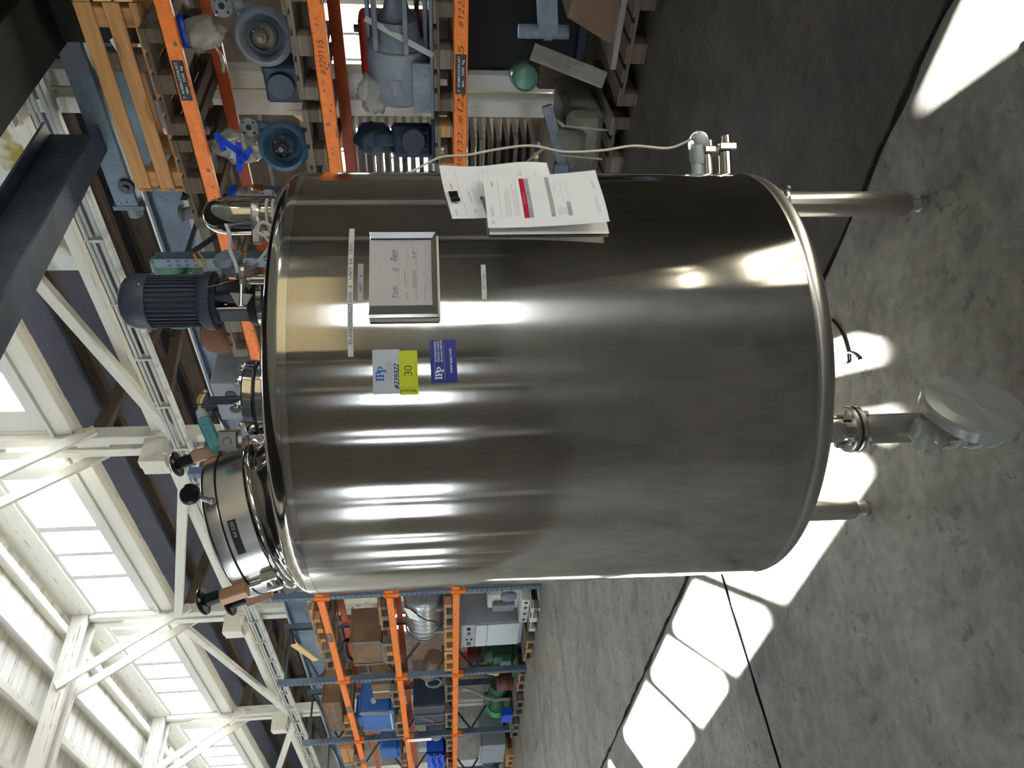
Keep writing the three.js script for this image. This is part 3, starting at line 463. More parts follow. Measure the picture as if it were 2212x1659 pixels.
// ---- right-hand bay, lower level: caged blower drum, dark gear motor
pallet('grey pallet carrying the caged blue blower at the right edge of the lower rack level', -2.5, LY[0], PZ);
pallet('pallet under the dark geared motor, beside the tank on the lower rack level', -3.42, LY[0], PZ, 0, [M.palletGrey, M.pine]);
{
  const t = thing('blower', 'dusty blue caged blower drum tied down with a white strap', 'blower', [-2.35, LY[0] + 0.146, -5.92]);
  const Y = 0.265, ring = (x, r, w) => T(new THREE.TorusGeometry(r, w, 10, 44), x, Y, 0, 0, PI / 2);
  mesh('drum', T(lathe([[0, -0.62], [0.2, -0.62], [0.235, -0.58], [0.235, -0.2], [0.18, -0.14], [0.16, 0.0], [0, 0.0]], 44), 0, Y, 0, 0, 0, -PI / 2), M.dustBlue, t);
  each('cage_ring', [ring(-0.2, 0.225, 0.016), ring(0.22, 0.225, 0.018), ring(0.26, 0.2, 0.03)], M.dustBlue, t);
  each('cage_bar', [0.3, 1.3, 2.4, 3.4, 4.5, 5.5].map((a) => span(-0.2, 0.24, -0.016, 0.016, 0.205, 0.235, 0.004).rotateX(a).translate(0, Y, 0)), M.dustBlue, t);
  mesh('wheel', [ring(0.3, 0.19, 0.035), T(disc(0.06, 0.08, 24), 0.3, Y, 0, 0, 0, PI / 2), ...[0, 1, 2].map((k) => boxGeo(0.03, 0.36, 0.04).rotateX(k * PI / 3).translate(0.3, Y, 0))], M.castGrey, t);
  mesh('fan_hub', T(lathe([[0, 0.26], [0.05, 0.22], [0.1, 0.05], [0.13, 0], [0, 0]], 24), 0, Y, 0, 0, 0, -PI / 2), M.castGrey, t);
  mesh('base_plate', [span(-0.66, 0.34, 0, 0.025, -0.24, 0.24), span(-0.62, -0.25, 0, 0.16, 0.2, 0.235)], M.dustBlue, t);
  mesh('plastic_bag', T(lump(0.12, 1.2, 1, 0.9, 0.25, 2.5, 21), -0.55, Y + 0.2, 0.1), M.film, t); mesh('name_plate', span(-0.5, -0.38, Y - 0.02, Y + 0.05, 0.232, 0.24, 0.002), M.castGrey, t);
  mesh('strap', bar(V3(0.02, Y + 0.225, 0.1), V3(-0.17, 0.0, 0.27), 0.004, 0.042, 0.001).applyMatrix4(new THREE.Matrix4()), M.strap, t);
  const b = thing('plastic_canister', 'red plastic canister standing behind the blue blower drum', 'canister', [-2.72, LY[0] + 0.146, -6.3]);
  mesh('body', new RoundedBoxGeometry(0.5, 0.58, 0.24, 4, 0.05).translate(0, 0.29, 0), M.redPlastic, b); mesh('cap', T(disc(0.03, 0.04, 20), 0.12, 0.6, 0), M.black, b);
  const g = thing('geared_motor', 'very dark blue geared motor with round fan grille beside the tank', 'motor', [-3.36, LY[0] + 0.146, -5.92], rad(-62));
  const mg = new THREE.Group(); mg.name = 'motor'; mg.position.y = 0.17; g.add(mg); motor(mg, 0.36, 0.1, M.darkBlue, M.rackDark);
  mesh('gear_case', [span(-0.26, 0, 0.02, 0.36, -0.14, 0.14, 0.03), T(disc(0.15, 0.1, 30), -0.13, 0.42, 0, PI / 2), span(-0.3, 0.3, 0, 0.025, -0.17, 0.17)], M.darkBlue, g); mesh('spring', [0, 1, 2, 3].map((k) => T(new THREE.TorusGeometry(0.022, 0.005, 8, 16), -0.02 + k * 0.011, 0.36, 0.12, 0, PI / 2)), M.castGrey, g);
  mesh('hood', T(lump(0.15, 1, 1.1, 0.9, 0.2, 2, 5), -0.15, 0.5, 0), M.darkBlue, g);
  const k = thing('flanged_pump', 'blue flanged pump body at the tank edge on the lower rack level', 'pump', [-3.86, LY[0] + 0.146, -5.85]);
  mesh('casing', [T(lathe([[0.03, 0.1], [0.13, 0.09], [0.15, 0.04], [0.15, -0.06], [0.1, -0.1], [0, -0.1]], 32), 0, 0.2, 0.05, PI / 2), span(-0.16, 0.16, 0, 0.05, -0.15, 0.15)], M.pumpBlue, k); mesh('neck', T(disc(0.05, 0.14, 20), 0.05, 0.4, 0.03), M.bronze, k); mesh('tape', T(smoothLathe([[0.053, 0.02], [0.055, 0.08]], 20), 0.05, 0.4, 0.03), M.tapeBlue, k);
}
// ---- floor under the right-hand bay
pallet('weathered pallet with dark straps on the floor beside the tank', -3.28, 0, -5.92, 0.08, [M.palletGrey, M.oldWood]);
pallet('dark pallet at the top right edge of the photo, tilted machine on it', -2.28, 0, -5.86, -0.05, [M.oldWood, M.pineDark]);
{
  const t = thing('compressor', 'dusty grey machine block strapped to a floor pallet beside the tank', 'machine', [-3.3, 0.147, -5.9], 0.1);
  mesh('block', [span(-0.34, 0.36, 0.0, 0.3, -0.4, 0.38, 0.05), T(lathe([[0, -0.3], [0.2, -0.3], [0.22, -0.26], [0.22, 0.26], [0.18, 0.3], [0, 0.3]], 32), -0.08, 0.26, 0.2, 0, 0, PI / 2)], M.dirty, t);
  mesh('frame_beam', [bar(V3(0.38, 0.46, 0.3), V3(-0.1, 0.3, 0.42), 0.06, 0.08), bar(V3(-0.1, 0.18, 0.44), V3(-0.28, 0.46, 0.4), 0.05, 0.07), span(-0.16, -0.04, 0.26, 0.38, 0.36, 0.46, 0.01)], M.dustBlue, t);
  mesh('pulley', [T(lathe([[0.02, 0.03], [0.12, 0.03], [0.13, 0.0], [0.12, -0.03], [0.02, -0.03]], 30), -0.22, 0.5, 0.32, 0.5, 0, PI / 2.3), T(disc(0.1, 0.05, 30), -0.4, 0.42, 0.36, 0.5, 0, PI / 2.2)], M.dustBlue, t);
  each('strap', [merge([bar(V3(0.26, 0.46, 0.06), V3(0.26, 0.33, 0.4), 0.03, 0.004, 0.001), bar(V3(0.26, 0.33, 0.4), V3(0.24, -0.1, 0.45), 0.03, 0.004, 0.001)]), merge([bar(V3(0.03, 0.5, 0.2), V3(0.03, 0.36, 0.42), 0.03, 0.004, 0.001), bar(V3(0.03, 0.36, 0.42), V3(0.0, -0.1, 0.46), 0.03, 0.004, 0.001)]), bar(V3(0.05, 0.46, 0.34), V3(-0.18, 0.62, 0.2), 0.03, 0.004, 0.001), bar(V3(-0.18, 0.62, 0.2), V3(-0.42, 0.66, 0.1), 0.03, 0.004, 0.001)], M.strap, t);
  const g = thing('demijohn', 'round pale green glass bottle end above the strapped grey machine', 'bottle', [-3.02, 0.58, -6.42], 0.3);
  mesh('body', [T(smoothLathe([[0, 0.2], [0.07, 0.2], [0.105, 0.17], [0.115, 0.1], [0.115, -0.1], [0.06, -0.22], [0.03, -0.32], [0.03, -0.36]], 36), 0, 0.13, 0, PI / 2)], std({ color: 0x6f9a84, roughness: 0.25 }), g); mesh('rim', T(new THREE.TorusGeometry(0.1, 0.008, 8, 36), 0, 0.13, 0.18), M.greenLight, g); mesh('rest', span(-0.1, 0.1, -0.43, 0.0, -0.3, 0.06), M.oldWood, g);
  const k = thing('tilted_hopper', 'brown sheet metal hopper on the dark pallet, top right edge', 'hopper', [-2.2, 0.146, -5.85], -0.05);
  mesh('hopper_body', T(extrude([[-0.26, 0], [0.3, 0], [0.2, 0.32], [-0.06, 0.36]], 0.4, 0.012), 0.1, 0.02, -0.1), M.brownIron, k);
  mesh('plate', [bar(V3(-0.36, 0.08, 0.44), V3(-0.22, 0.62, 0.3), 0.03, 0.12), span(-0.3, 0.3, 0, 0.04, -0.3, 0.4)], M.board, k);
  mesh('vertical_pipe', [rodY(-0.12, 0.2, 0.35, 0.72, 0.05, 20), T(disc(0.06, 0.06, 20), -0.12, 0.5, 0.2), bar(V3(-0.12, 0.5, 0.2), V3(0.3, 0.56, 0.2), 0.12, 0.14)], M.dustBlue, k);
  mesh('hook', T(new THREE.TorusGeometry(0.03, 0.005, 6, 16), -0.3, 0.3, 0.4), M.dullSteel, k);
  const f = thing('fork_frame', 'dark grey steel channel with bolts lying at the top edge', 'steel channel', [-1.7, 0.0, -5.12], rad(-12));
  mesh('channel', [span(-0.1, 0.5, 0.06, 0.075, -0.16, 0.16), span(-0.1, 0.5, 0, 0.07, 0.14, 0.16), span(-0.1, 0.5, 0, 0.07, -0.16, -0.14)], M.castGrey, f); each('bolt', [[-0.07, -0.11], [-0.07, 0.11]].map(([x, z]) => T(disc(0.012, 0.012, 6), x, 0.08, z)), M.steel, f);
}
// ---------------------------------------------------------------- middle bay, seen beside the tank's top fittings
{
  pallet('pallet under the green finned motor, top level behind the tank motor', -5.1, LY[2], PZ);
  const t = thing('finned_motor', 'green finned motor lying on the top rack level left of the gooseneck pipe', 'motor', [-5.0, LY[2] + 0.146, -6.0], rad(15));
  mesh('body', [T(disc(0.15, 0.5, 30), -0.05, 0.52, 0, 0, 0, PI / 2)], M.greenLight, t);
  for (let i = 0; i < 11; i++) mesh('cooling_fin', T(disc(0.19, 0.012, 36, 0.002), -0.26 + i * 0.042, 0.52, 0, 0, 0, PI / 2), M.greenLight, t);
  each('end_shield', [T(disc(0.17, 0.1, 30), 0.26, 0.52, 0, 0, 0, PI / 2), T(disc(0.16, 0.06, 30), -0.34, 0.52, 0, 0, 0, PI / 2)], M.greenLight, t);
  mesh('bracket', [span(-0.3, 0.25, 0.27, 0.31, -0.15, 0.18), bar(V3(-0.2, 0.0, 0.15), V3(-0.05, 0.3, 0.15), 0.03, 0.12), bar(V3(0.2, 0.0, 0.15), V3(0.05, 0.3, 0.15), 0.03, 0.12), span(-0.3, 0.3, 0, 0.03, -0.15, 0.18)], M.greenLight, t);
  const b = thing('iron_pot', 'round brown iron vessel below the green finned motor', 'vessel', [-5.48, LY[2] + 0.146, -5.85]);
  mesh('body', smoothLathe([[0, 0], [0.14, 0.01], [0.19, 0.1], [0.2, 0.2], [0.17, 0.3], [0.08, 0.36], [0, 0.37]], 36), M.rust, b); mesh('rim', T(new THREE.TorusGeometry(0.12, 0.012, 8, 30), 0, 0.335, 0, PI / 2), M.rust, b);
  const p = thing('pipe_stub', 'grey curved pipe stub lying at the end of the pine crate', 'pipe', [-4.02, LY[2] + 0.146, -6.02]);
  mesh('elbow', [tube([[0.12, 0.06, 0], [0, 0.07, 0], [-0.1, 0.12, 0], [-0.14, 0.24, 0]], 0.055, 24, 16)], M.castGrey, p); mesh('flange', [T(disc(0.085, 0.03, 26), -0.14, 0.25, 0), T(disc(0.085, 0.03, 26), 0.13, 0.087, 0, 0, 0, PI / 2)], M.castGrey, p);
  const c = thing('chest', 'dark red wooden chest behind the tank motor terminal box', 'chest', [-5.6, LY[1] + 0.146, -6.1]);
  pallet('pallet under the dark red chest, middle rack level', -5.6, LY[1], PZ); mesh('body', span(-0.35, 0.35, 0, 0.5, -0.3, 0.3, 0.01), M.redBrown, c); each('board', [0.1, 0.24, 0.38].map((y) => span(-0.36, 0.36, y, y + 0.1, 0.3, 0.315)), M.redBrown, c); mesh('lid', span(-0.37, 0.37, 0.5, 0.54, -0.32, 0.32, 0.008), M.redDark, c);
  const w = thing('metal_box', 'grey sheet metal box with two holes behind the tank', 'box', [-6.4, LY[2] + 0.146, -6.0]);
  pallet('pallet under the holed grey box, top level behind the tank', -6.5, LY[2], PZ); mesh('body', span(-0.3, 0.3, 0, 0.4, -0.25, 0.25, 0.01), M.castGrey, w); each('hole', [T(disc(0.06, 0.01, 24), -0.12, 0.22, 0.252, PI / 2), T(disc(0.06, 0.01, 24), 0.12, 0.22, 0.252, PI / 2)], M.black, w);
}
// ---------------------------------------------------------------- left-hand bays, far along the rack
{
  const lp = (lab, x, l, m = light, z = PZ) => pallet(lab, x, l < 0 ? 0 : LY[l], z, 0, m);
  // lower rack level
  lp('pallet at the left tank edge under the ribbed aluminium vessel', -11.35, 0); lp('pine pallet under the outer end of the ribbed aluminium vessel', -12.2, 0, [M.pine]); lp('pine pallet with nothing on it left of the aluminium vessel', -13.06, 0, [M.pine]);
  const al = std({ map: worn('#b4b7b8', '#8d9296', { amt: 0.5, s: 81 }), roughness: 0.32, metalness: 0.75 });
  const v = thing('aluminium_vessel', 'silver ribbed aluminium vessel lying on the lower rack level left of the tank', 'vessel', [-11.85, LY[0] + 0.146, -5.95]);
  mesh('body', T(smoothLathe([[0, -0.78], [0.12, -0.76], [0.22, -0.68], [0.29, -0.5], [0.3, -0.2], [0.3, 0.55], [0.27, 0.62], [0, 0.64]], 40), 0, 0.32, 0, 0, 0, -PI / 2), al, v);
  mesh('rib', [-0.5, -0.34, -0.18, -0.02, 0.14, 0.3, 0.46].map((x) => T(new THREE.TorusGeometry(0.302, 0.008, 8, 44), x, 0.32, 0, 0, PI / 2)), al, v);
  mesh('clamp_ring', [T(new THREE.TorusGeometry(0.31, 0.016, 10, 44), -0.56, 0.32, 0, 0, PI / 2)], M.castGrey, v); each('stand', [-0.4, 0.4].map((x) => span(x - 0.04, x + 0.04, 0, 0.12, -0.24, 0.24)), M.castGrey, v);
  mesh('hose', tube([[0.5, 0.5, 0.26], [0.36, 0.3, 0.36], [0.2, 0.12, 0.34], [0.05, 0.1, 0.33]], 0.01, 30, 8), M.black, v); mesh('paper_label', T(new THREE.PlaneGeometry(0.3, 0.21), 0.32, 0.5, 0.25, -0.5, 0, 0.3), M.paper, v);
  lp('pallet with a tilted brown cylinder beyond the aluminium vessel', -14.5, 0);
  const bc = thing('iron_cylinder', 'brown iron cylinder leaning on the pallet beside the second rack upright', 'cylinder', [-14.1, LY[0] + 0.146, -5.95], 0.2);
  mesh('cylinder', T(lathe([[0, 0], [0.16, 0], [0.17, 0.03], [0.17, 0.55], [0.12, 0.6], [0, 0.6]], 30), 0.25, 0.17, 0, 0, 0, PI / 2.4), M.brownIron, bc); mesh('wheel', T(new THREE.TorusGeometry(0.14, 0.025, 10, 30), -0.42, 0.2, 0.1), M.castGrey, bc); mesh('cradle', span(-0.4, 0.3, 0, 0.04, -0.2, 0.2), M.oldWood, bc);
  lp('pallet under the dark crate with a loose white strap', -15.9, 0);
  const dc = thing('dark_crate', 'dark olive crate with a loose white strap, lower level of the second bay', 'crate', [-15.8, LY[0] + 0.146, -6.0]);
  mesh('body', span(-0.55, 0.5, 0, 0.62, -0.35, 0.35, 0.01), M.darkBlue, dc); mesh('strap', bar(V3(-0.36, 0.24, 0.37), V3(-0.02, 0.52, 0.37), 0.05, 0.004, 0.001), M.strap, dc); each('batten', [-0.5, 0, 0.45].map((x) => span(x - 0.04, x + 0.04, 0, 0.62, 0.35, 0.37)), M.oldWood, dc);
  lp('pallet under the silver pump, lower level past the third upright', -17.4, 0); lp('pallet under the blue wavy tray at the bottom edge', -18.6, 0, [M.pine, M.redBrown]);
  const sp = thing('silver_pump', 'silver motor pump on the lower level beside the white rack tag', 'pump', [-17.3, LY[0] + 0.146, -5.9], PI);
  const sg = new THREE.Group(); sg.name = 'motor'; sg.position.set(0, 0.2, 0); sp.add(sg); motor(sg, 0.5, 0.13, M.castGrey, M.lightGrey, 12); mesh('pump_head', [T(disc(0.17, 0.14, 30), -0.06, 0.2, 0, 0, 0, PI / 2), span(-0.2, 0.3, 0, 0.03, -0.15, 0.15)], M.castGrey, sp);
  const tr = thing('blue_tray', 'bright blue wavy sided machine tray on the lower level, bottom edge of photo', 'tray', [-18.55, LY[0] + 0.146, -5.92]);
  mesh('shell', [span(-0.62, 0.62, 0, 0.05, -0.35, 0.35), span(-0.62, 0.62, 0, 0.42, 0.31, 0.35, 0.01), span(-0.62, 0.62, 0, 0.42, -0.35, -0.31), span(0.58, 0.62, 0, 0.42, -0.35, 0.35), span(-0.62, -0.58, 0, 0.42, -0.35, 0.35)], M.vivid, tr); mesh('wave', [0.06, 0.19, 0.32].map((y) => T(tube([[-0.6, 0, 0], [-0.3, 0.02, 0.02], [0, -0.02, 0.03], [0.3, 0.02, 0.02], [0.6, 0, 0]], 0.045, 24, 8), 0, y, 0.35)), M.vivid, tr); mesh('spout', T(disc(0.09, 0.2, 24), 0.3, 0.5, 0.1), M.strap, tr);
  const tg = thing('rack_tag', 'white paper tag hanging on the far rack upright', 'paper tag', [-16.9, LY[0] + 0.44, ZF + 0.08]); mesh('sheet', span(-0.08, 0.08, 0, 0.5, 0, 0.004, 0.001), M.paper, tg); mesh('print', span(-0.03, 0.03, 0.44, 0.46, 0.004, 0.005, 0), M.black, tg);
  // middle level
  lp('pallet under the brown plywood box, middle level left of the tank', -12.6, 1); lp('pallet under the loose planks at the left tank edge, middle level', -11.3, 1);
  const bb = thing('plywood_box', 'brown plywood box on the middle rack level left of the tank', 'box', [-12.75, LY[1] + 0.146, -5.95]);
  mesh('side', [span(-0.45, 0.45, 0.02, 0.52, 0.28, 0.3), span(-0.45, 0.45, 0.02, 0.52, -0.3, -0.28), span(-0.45, -0.43, 0.02, 0.52, -0.28, 0.28), span(0.43, 0.45, 0.02, 0.52, -0.28, 0.28)], M.cardboard, bb); mesh('lid', span(-0.47, 0.47, 0.52, 0.55, -0.32, 0.32), M.cardboard, bb); mesh('batten', [span(-0.46, 0.46, 0, 0.05, 0.3, 0.32), span(-0.46, -0.4, 0, 0.52, 0.3, 0.32), span(0.4, 0.46, 0, 0.52, 0.3, 0.32)], M.palletGrey, bb); mesh('black_wrap', tube([[-0.5, 0.1, 0.3], [-0.3, 0.62, 0.25], [0.2, 0.66, 0.2], [0.5, 0.58, 0.28]], 0.035, 30, 8), M.black, bb);
  lp('pallet under the large blue machine, middle level of the second bay', -16.2, 1); lp('pallet behind the second upright, middle level, carton on it', -14.6, 1); lp('pallet under the small blue machine, middle level at the bottom edge', -18.5, 1);
  const bm = thing('blue_machine', 'large blue machine body with white straps on the middle level', 'machine', [-15.95, LY[1] + 0.146, -5.95]);
  mesh('body', [new RoundedBoxGeometry(1.0, 0.6, 0.62, 4, 0.06).translate(0, 0.36, 0), span(-0.55, 0.55, 0, 0.06, -0.3, 0.3)], M.machineBlue, bm); mesh('cover', [new RoundedBoxGeometry(0.5, 0.16, 0.5, 4, 0.05).translate(-0.2, 0.7, 0)], M.machineBlue, bm); mesh('strap', [span(-0.52, 0.52, 0.05, 0.09, 0.312, 0.316), bar(V3(-0.5, 0.0, 0.32), V3(-0.44, 0.66, 0.32), 0.05, 0.004), bar(V3(0.44, 0.0, 0.32), V3(0.5, 0.66, 0.32), 0.05, 0.004)], M.strap, bm); mesh('knob', [T(disc(0.05, 0.08, 20), 0.54, 0.4, 0.1, 0, 0, PI / 2), ball(0.06, -0.5, 0.62, 0.25)], M.strap, bm);
  const sb = thing('small_blue_machine', 'small blue machine with round nose on the middle level, bottom edge', 'machine', [-18.2, LY[1] + 0.146, -5.95]); mesh('body', [new RoundedBoxGeometry(0.6, 0.42, 0.5, 4, 0.08).translate(0, 0.24, 0), T(disc(0.14, 0.4, 26), -0.35, 0.26, 0.05, 0, 0, PI / 2), span(-0.4, 0.4, 0, 0.04, -0.25, 0.25)], M.machineBlue, sb); mesh('ring', T(new THREE.TorusGeometry(0.08, 0.02, 8, 24), -0.56, 0.26, 0.05, 0, PI / 2), M.castGrey, sb);
  const ca = thing('carton', 'tan carton tied with a white band behind the second rack upright', 'carton', [-14.6, LY[1] + 0.146, -6.0]); mesh('body', span(-0.35, 0.35, 0, 0.34, -0.3, 0.3, 0.004), M.cardboard, ca); mesh('flap', [span(-0.35, 0.35, 0.34, 0.346, 0.005, 0.3), span(-0.35, 0.35, 0.34, 0.346, -0.3, -0.005)], M.cardboard, ca); mesh('band', span(-0.03, 0.03, -0.001, 0.348, -0.302, 0.302, 0), M.strap, ca);
  // top level
  lp('pallet under the pale timber bundle, top level left of the tank', -11.6, 2); lp('second pallet under pale timber, top level before the second upright', -12.7, 2); lp('pallet under the wide cardboard case, top level of the second bay', -16.0, 2); lp('pallet under the pine case at the bottom edge, top level', -18.4, 2);
  const tb = thing('timber_bundle', 'bundle of pale pine boards on the top rack level left of the tank', 'timber', [-12.3, LY[2] + 0.146, -6.1]); for (let i = 0; i < 9; i++) mesh('board', T(uvShift(boxGeo(1.9 - (i % 3) * 0.3, 0.045, 0.13, 0.004)), rr(-0.1, 0.1), 0.025 + Math.floor(i / 3) * 0.05, -0.2 + (i % 3) * 0.16, 0, rr(-0.06, 0.06)), i % 2 ? M.freshPine : M.pine, tb);
  const lt = thing('leaning_board', 'single pale board leaning on the timber bundle', 'board', [-12.9, LY[2] + 0.146, -5.78]); mesh('board', bar(V3(-0.3, 0.2, 0), V3(0.35, 0.48, 0), 0.03, 0.12), M.freshPine, lt);
  const wc = thing('cardboard_case', 'wide brown cardboard case, top level of the second bay', 'carton', [-15.95, LY[2] + 0.146, -6.08]); mesh('body', span(-0.8, 0.75, 0, 0.34, -0.4, 0.3, 0.006), M.cardboard, wc); mesh('tape', span(-0.81, 0.76, 0.15, 0.2, 0.3, 0.303, 0), M.palletGrey, wc); mesh('lid', span(-0.82, 0.77, 0.34, 0.36, -0.41, 0.31), M.cardboard, wc);
  const pc = thing('pine_case', 'yellow pine case with a knot, top level at the bottom edge of photo', 'case', [-18.4, LY[2] + 0.146, -6.1]); for (let k = 0; k < 2; k++) mesh('board', span(-0.6, 0.6, k * 0.15, k * 0.15 + 0.145, 0.28, 0.305), M.pine, pc); mesh('body', span(-0.58, 0.58, 0, 0.29, -0.3, 0.28, 0), M.pine, pc); each('batten', [-0.5, 0.5].map((x) => span(x - 0.05, x + 0.05, 0, 0.295, 0.305, 0.325)), M.pine, pc);
  // on the floor under the left bays
  lp('floor pallet at the left tank edge under the holed white casting', -11.3, -1, [M.palletGrey, M.white2], -5.98); lp('floor pallet under the white fronted control cabinet', -12.45, -1, light, -5.98); lp('floor pallet under the green machine with the ring', -14.2, -1, light, -6.14); lp('floor pallet under the copper drum', -15.05, -1, light, -5.98); lp('floor pallet under the dark green motor', -16.3, -1, light, -5.98); lp('floor pallet under the pale grey chest', -18.2, -1, [M.pine], -5.98); lp('last floor pallet at the bottom edge of photo', -19.4, -1, light, -5.98);
  const hc = thing('white_casting', 'dirty white casting full of holes on the floor at the left tank edge', 'casting', [-11.3, 0.146, -5.9]);
  mesh('block', [span(-0.36, 0.4, 0, 0.13, -0.35, 0.38, 0.01), span(-0.36, 0.38, 0.13, 0.4, -0.3, 0.12, 0.02), span(-0.36, 0.1, 0.4, 0.62, -0.2, 0.1, 0.02)], M.plaster, hc); mesh('hole', [[-0.25, 0.06], [-0.05, 0.06], [0.15, 0.06], [0.32, 0.06]].map(([x, y]) => T(disc(0.03, 0.01, 16), x, y, 0.382, PI / 2)), M.black, hc); mesh('flange', [T(disc(0.13, 0.05, 26), 0.1, 0.3, 0.15, PI / 2), span(-0.3, -0.1, 0.2, 0.55, 0.12, 0.2, 0.01)], M.dustBlue, hc);
  const cb = thing('control_cabinet', 'grey control cabinet with white front panel standing on a floor pallet', 'cabinet', [-12.5, 0.146, -6.0]);
  mesh('body', span(-0.42, 0.42, 0, 1.02, -0.3, 0.26, 0.012), M.cabinetSide, cb); mesh('door', span(-0.4, 0.4, 0.06, 0.6, 0.26, 0.285, 0.006), M.cabinet, cb); mesh('drawer', span(-0.4, 0.4, 0.605, 0.8, 0.26, 0.285, 0.006), M.cabinet, cb);
  const cp = mesh('control_panel', span(-0.42, 0.42, 0.81, 1.02, 0.26, 0.275, 0.004), M.lightGrey, cb); mesh('knob', [T(disc(0.03, 0.03, 18), 0.3, 0.92, 0.29, PI / 2), T(disc(0.018, 0.02, 18), -0.1, 0.95, 0.29, PI / 2), T(disc(0.018, 0.02, 18), -0.1, 0.87, 0.29, PI / 2)], M.black, cp); mesh('display', [span(0.05, 0.15, 0.89, 0.94, 0.275, 0.28), span(-0.35, -0.22, 0.88, 0.95, 0.275, 0.28)], M.rackDark, cp); mesh('top', span(-0.44, 0.44, 1.02, 1.05, -0.32, 0.29, 0.01), M.cabinet, cb);
  const bk = thing('grey_casing', 'tall grey sheet casing behind the white casting at the left tank edge', 'casing', [-11.35, 0.0, -6.95]); mesh('body', span(-0.5, 0.4, 0.15, 1.12, -0.14, 0.16, 0.02), M.castGrey, bk); mesh('leg', [span(-0.48, -0.4, 0, 0.16, -0.1, 0.1), span(0.3, 0.38, 0, 0.16, -0.1, 0.1)], M.castGrey, bk);
  const gm = thing('green_machine', 'dark green machine with pale round ring on the floor beyond the cabinet', 'machine', [-14.2, 0.146, -6.14]);
  mesh('body', [new RoundedBoxGeometry(0.7, 0.4, 0.5, 4, 0.06).translate(0, 0.24, 0), T(disc(0.22, 0.2, 30), 0.1, 0.5, 0), span(-0.45, 0.45, 0, 0.05, -0.3, 0.3)], M.green, gm); mesh('ring', [T(new THREE.TorusGeometry(0.16, 0.02, 10, 36), -0.12, 0.42, 0.28), T(new THREE.TorusGeometry(0.11, 0.012, 8, 36), -0.12, 0.42, 0.29)], M.strap, gm); mesh('yellow_pad', span(-0.36, -0.2, 0.3, 0.4, 0.2, 0.3, 0.01), M.yellow, gm); mesh('lever', [bar(V3(0.15, 0.55, 0.25), V3(0.3, 0.8, 0.3), 0.03, 0.05)], M.palletGrey, gm); mesh('side_box', span(0.05, 0.4, 0.05, 0.3, 0.25, 0.34, 0.01), M.greenLight, gm);
  const cd = thing('copper_drum', 'copper coloured drum with dark green barrel lid behind, on the floor', 'drum', [-15.0, 0.146, -5.92]); mesh('body', lathe([[0, 0], [0.17, 0], [0.18, 0.02], [0.18, 0.12], [0.19, 0.14], [0.18, 0.16], [0.18, 0.3], [0, 0.3]], 32), M.redBrown, cd); mesh('lid', T(disc(0.19, 0.03, 32), 0, 0.31, 0), M.rust, cd);
  const gd = thing('green_barrel', 'dark green round barrel lying behind the copper drum', 'barrel', [-15.0, 0.146, -6.3]); mesh('body', T(lathe([[0, -0.2], [0.26, -0.2], [0.28, -0.17], [0.28, 0.17], [0.26, 0.2], [0.2, 0.17], [0, 0.17]], 36), 0, 0.33, 0, PI / 2), M.green, gd); mesh('cradle', span(-0.25, 0.25, 0, 0.09, -0.2, 0.2), M.oldWood, gd);
  const gmo = thing('green_motor', 'long dark green motor with bright green end on a floor pallet', 'motor', [-15.8, 0.146, -5.98], PI + 0.06);
  const mg = new THREE.Group(); mg.name = 'motor'; mg.position.set(-0.2, 0.26, 0); gmo.add(mg); motor(mg, 0.98, 0.2, M.green, M.greenBright, 22); mesh('fan_ring', [0, 1, 2, 3, 4].map((k) => T(new THREE.TorusGeometry(0.17, 0.012, 8, 32), -0.26 - k * 0.05, 0.26, 0, 0, PI / 2)), M.greenLight, gmo); mesh('coupling', T(disc(0.16, 0.2, 28), -0.3, 0.26, 0, 0, 0, PI / 2), M.greenLight, gmo);
  const bxx = thing('blue_crate', 'bright blue plastic box in front of the dark green motor', 'box', [-15.75, 0.146, -5.52]); mesh('body', new RoundedBoxGeometry(0.4, 0.22, 0.16, 3, 0.02).translate(0, 0.11, 0), M.vivid, bxx); mesh('rim', span(-0.21, 0.21, 0.2, 0.23, -0.09, 0.09, 0.006), M.vivid, bxx);
  const rd = thing('red_lid', 'faded red round lid behind the green motor', 'lid', [-16.35, 0.72, -7.0]); mesh('lid', T(disc(0.2, 0.1, 32), 0, 0.2, 0, PI / 2.4), M.redPlastic, rd); mesh('barrel', T(lathe([[0, -0.86], [0.24, -0.86], [0.24, 0.1], [0, 0.1]], 28), 0, 0.14, -0.05), M.redDark, rd);
  const wb = thing('grey_chest', 'pale grey metal chest on a floor pallet at the bottom edge', 'chest', [-18.25, 0.146, -5.92]); mesh('body', span(-0.6, 0.6, 0.02, 0.56, -0.35, 0.36, 0.012), M.cabinetSide, wb); mesh('lid', span(-0.62, 0.62, 0.56, 0.6, -0.37, 0.38, 0.01), M.lightGrey, wb); mesh('wire', [bar(V3(-0.25, 0, 0.365), V3(-0.2, 0.6, 0.365), 0.006, 0.006), bar(V3(0.28, 0, 0.365), V3(0.33, 0.6, 0.365), 0.006, 0.006)], M.strap, wb); mesh('leg', [-0.55, 0.55].map((x) => span(x - 0.03, x + 0.03, 0, 0.03, -0.3, 0.3)), M.rackDark, wb);
  const nb = thing('navy_sack', 'dark navy bundle on the last floor pallet', 'bundle', [-19.4, 0.146, -5.9]); mesh('bundle', T(lump(0.28, 1.2, 0.9, 1, 0.2, 2, 51), 0, 0.29, 0), M.darkBlue, nb); mesh('tie', T(new THREE.TorusGeometry(0.27, 0.012, 6, 30), 0, 0.25, 0, 0, PI / 2), M.rackDark, nb);
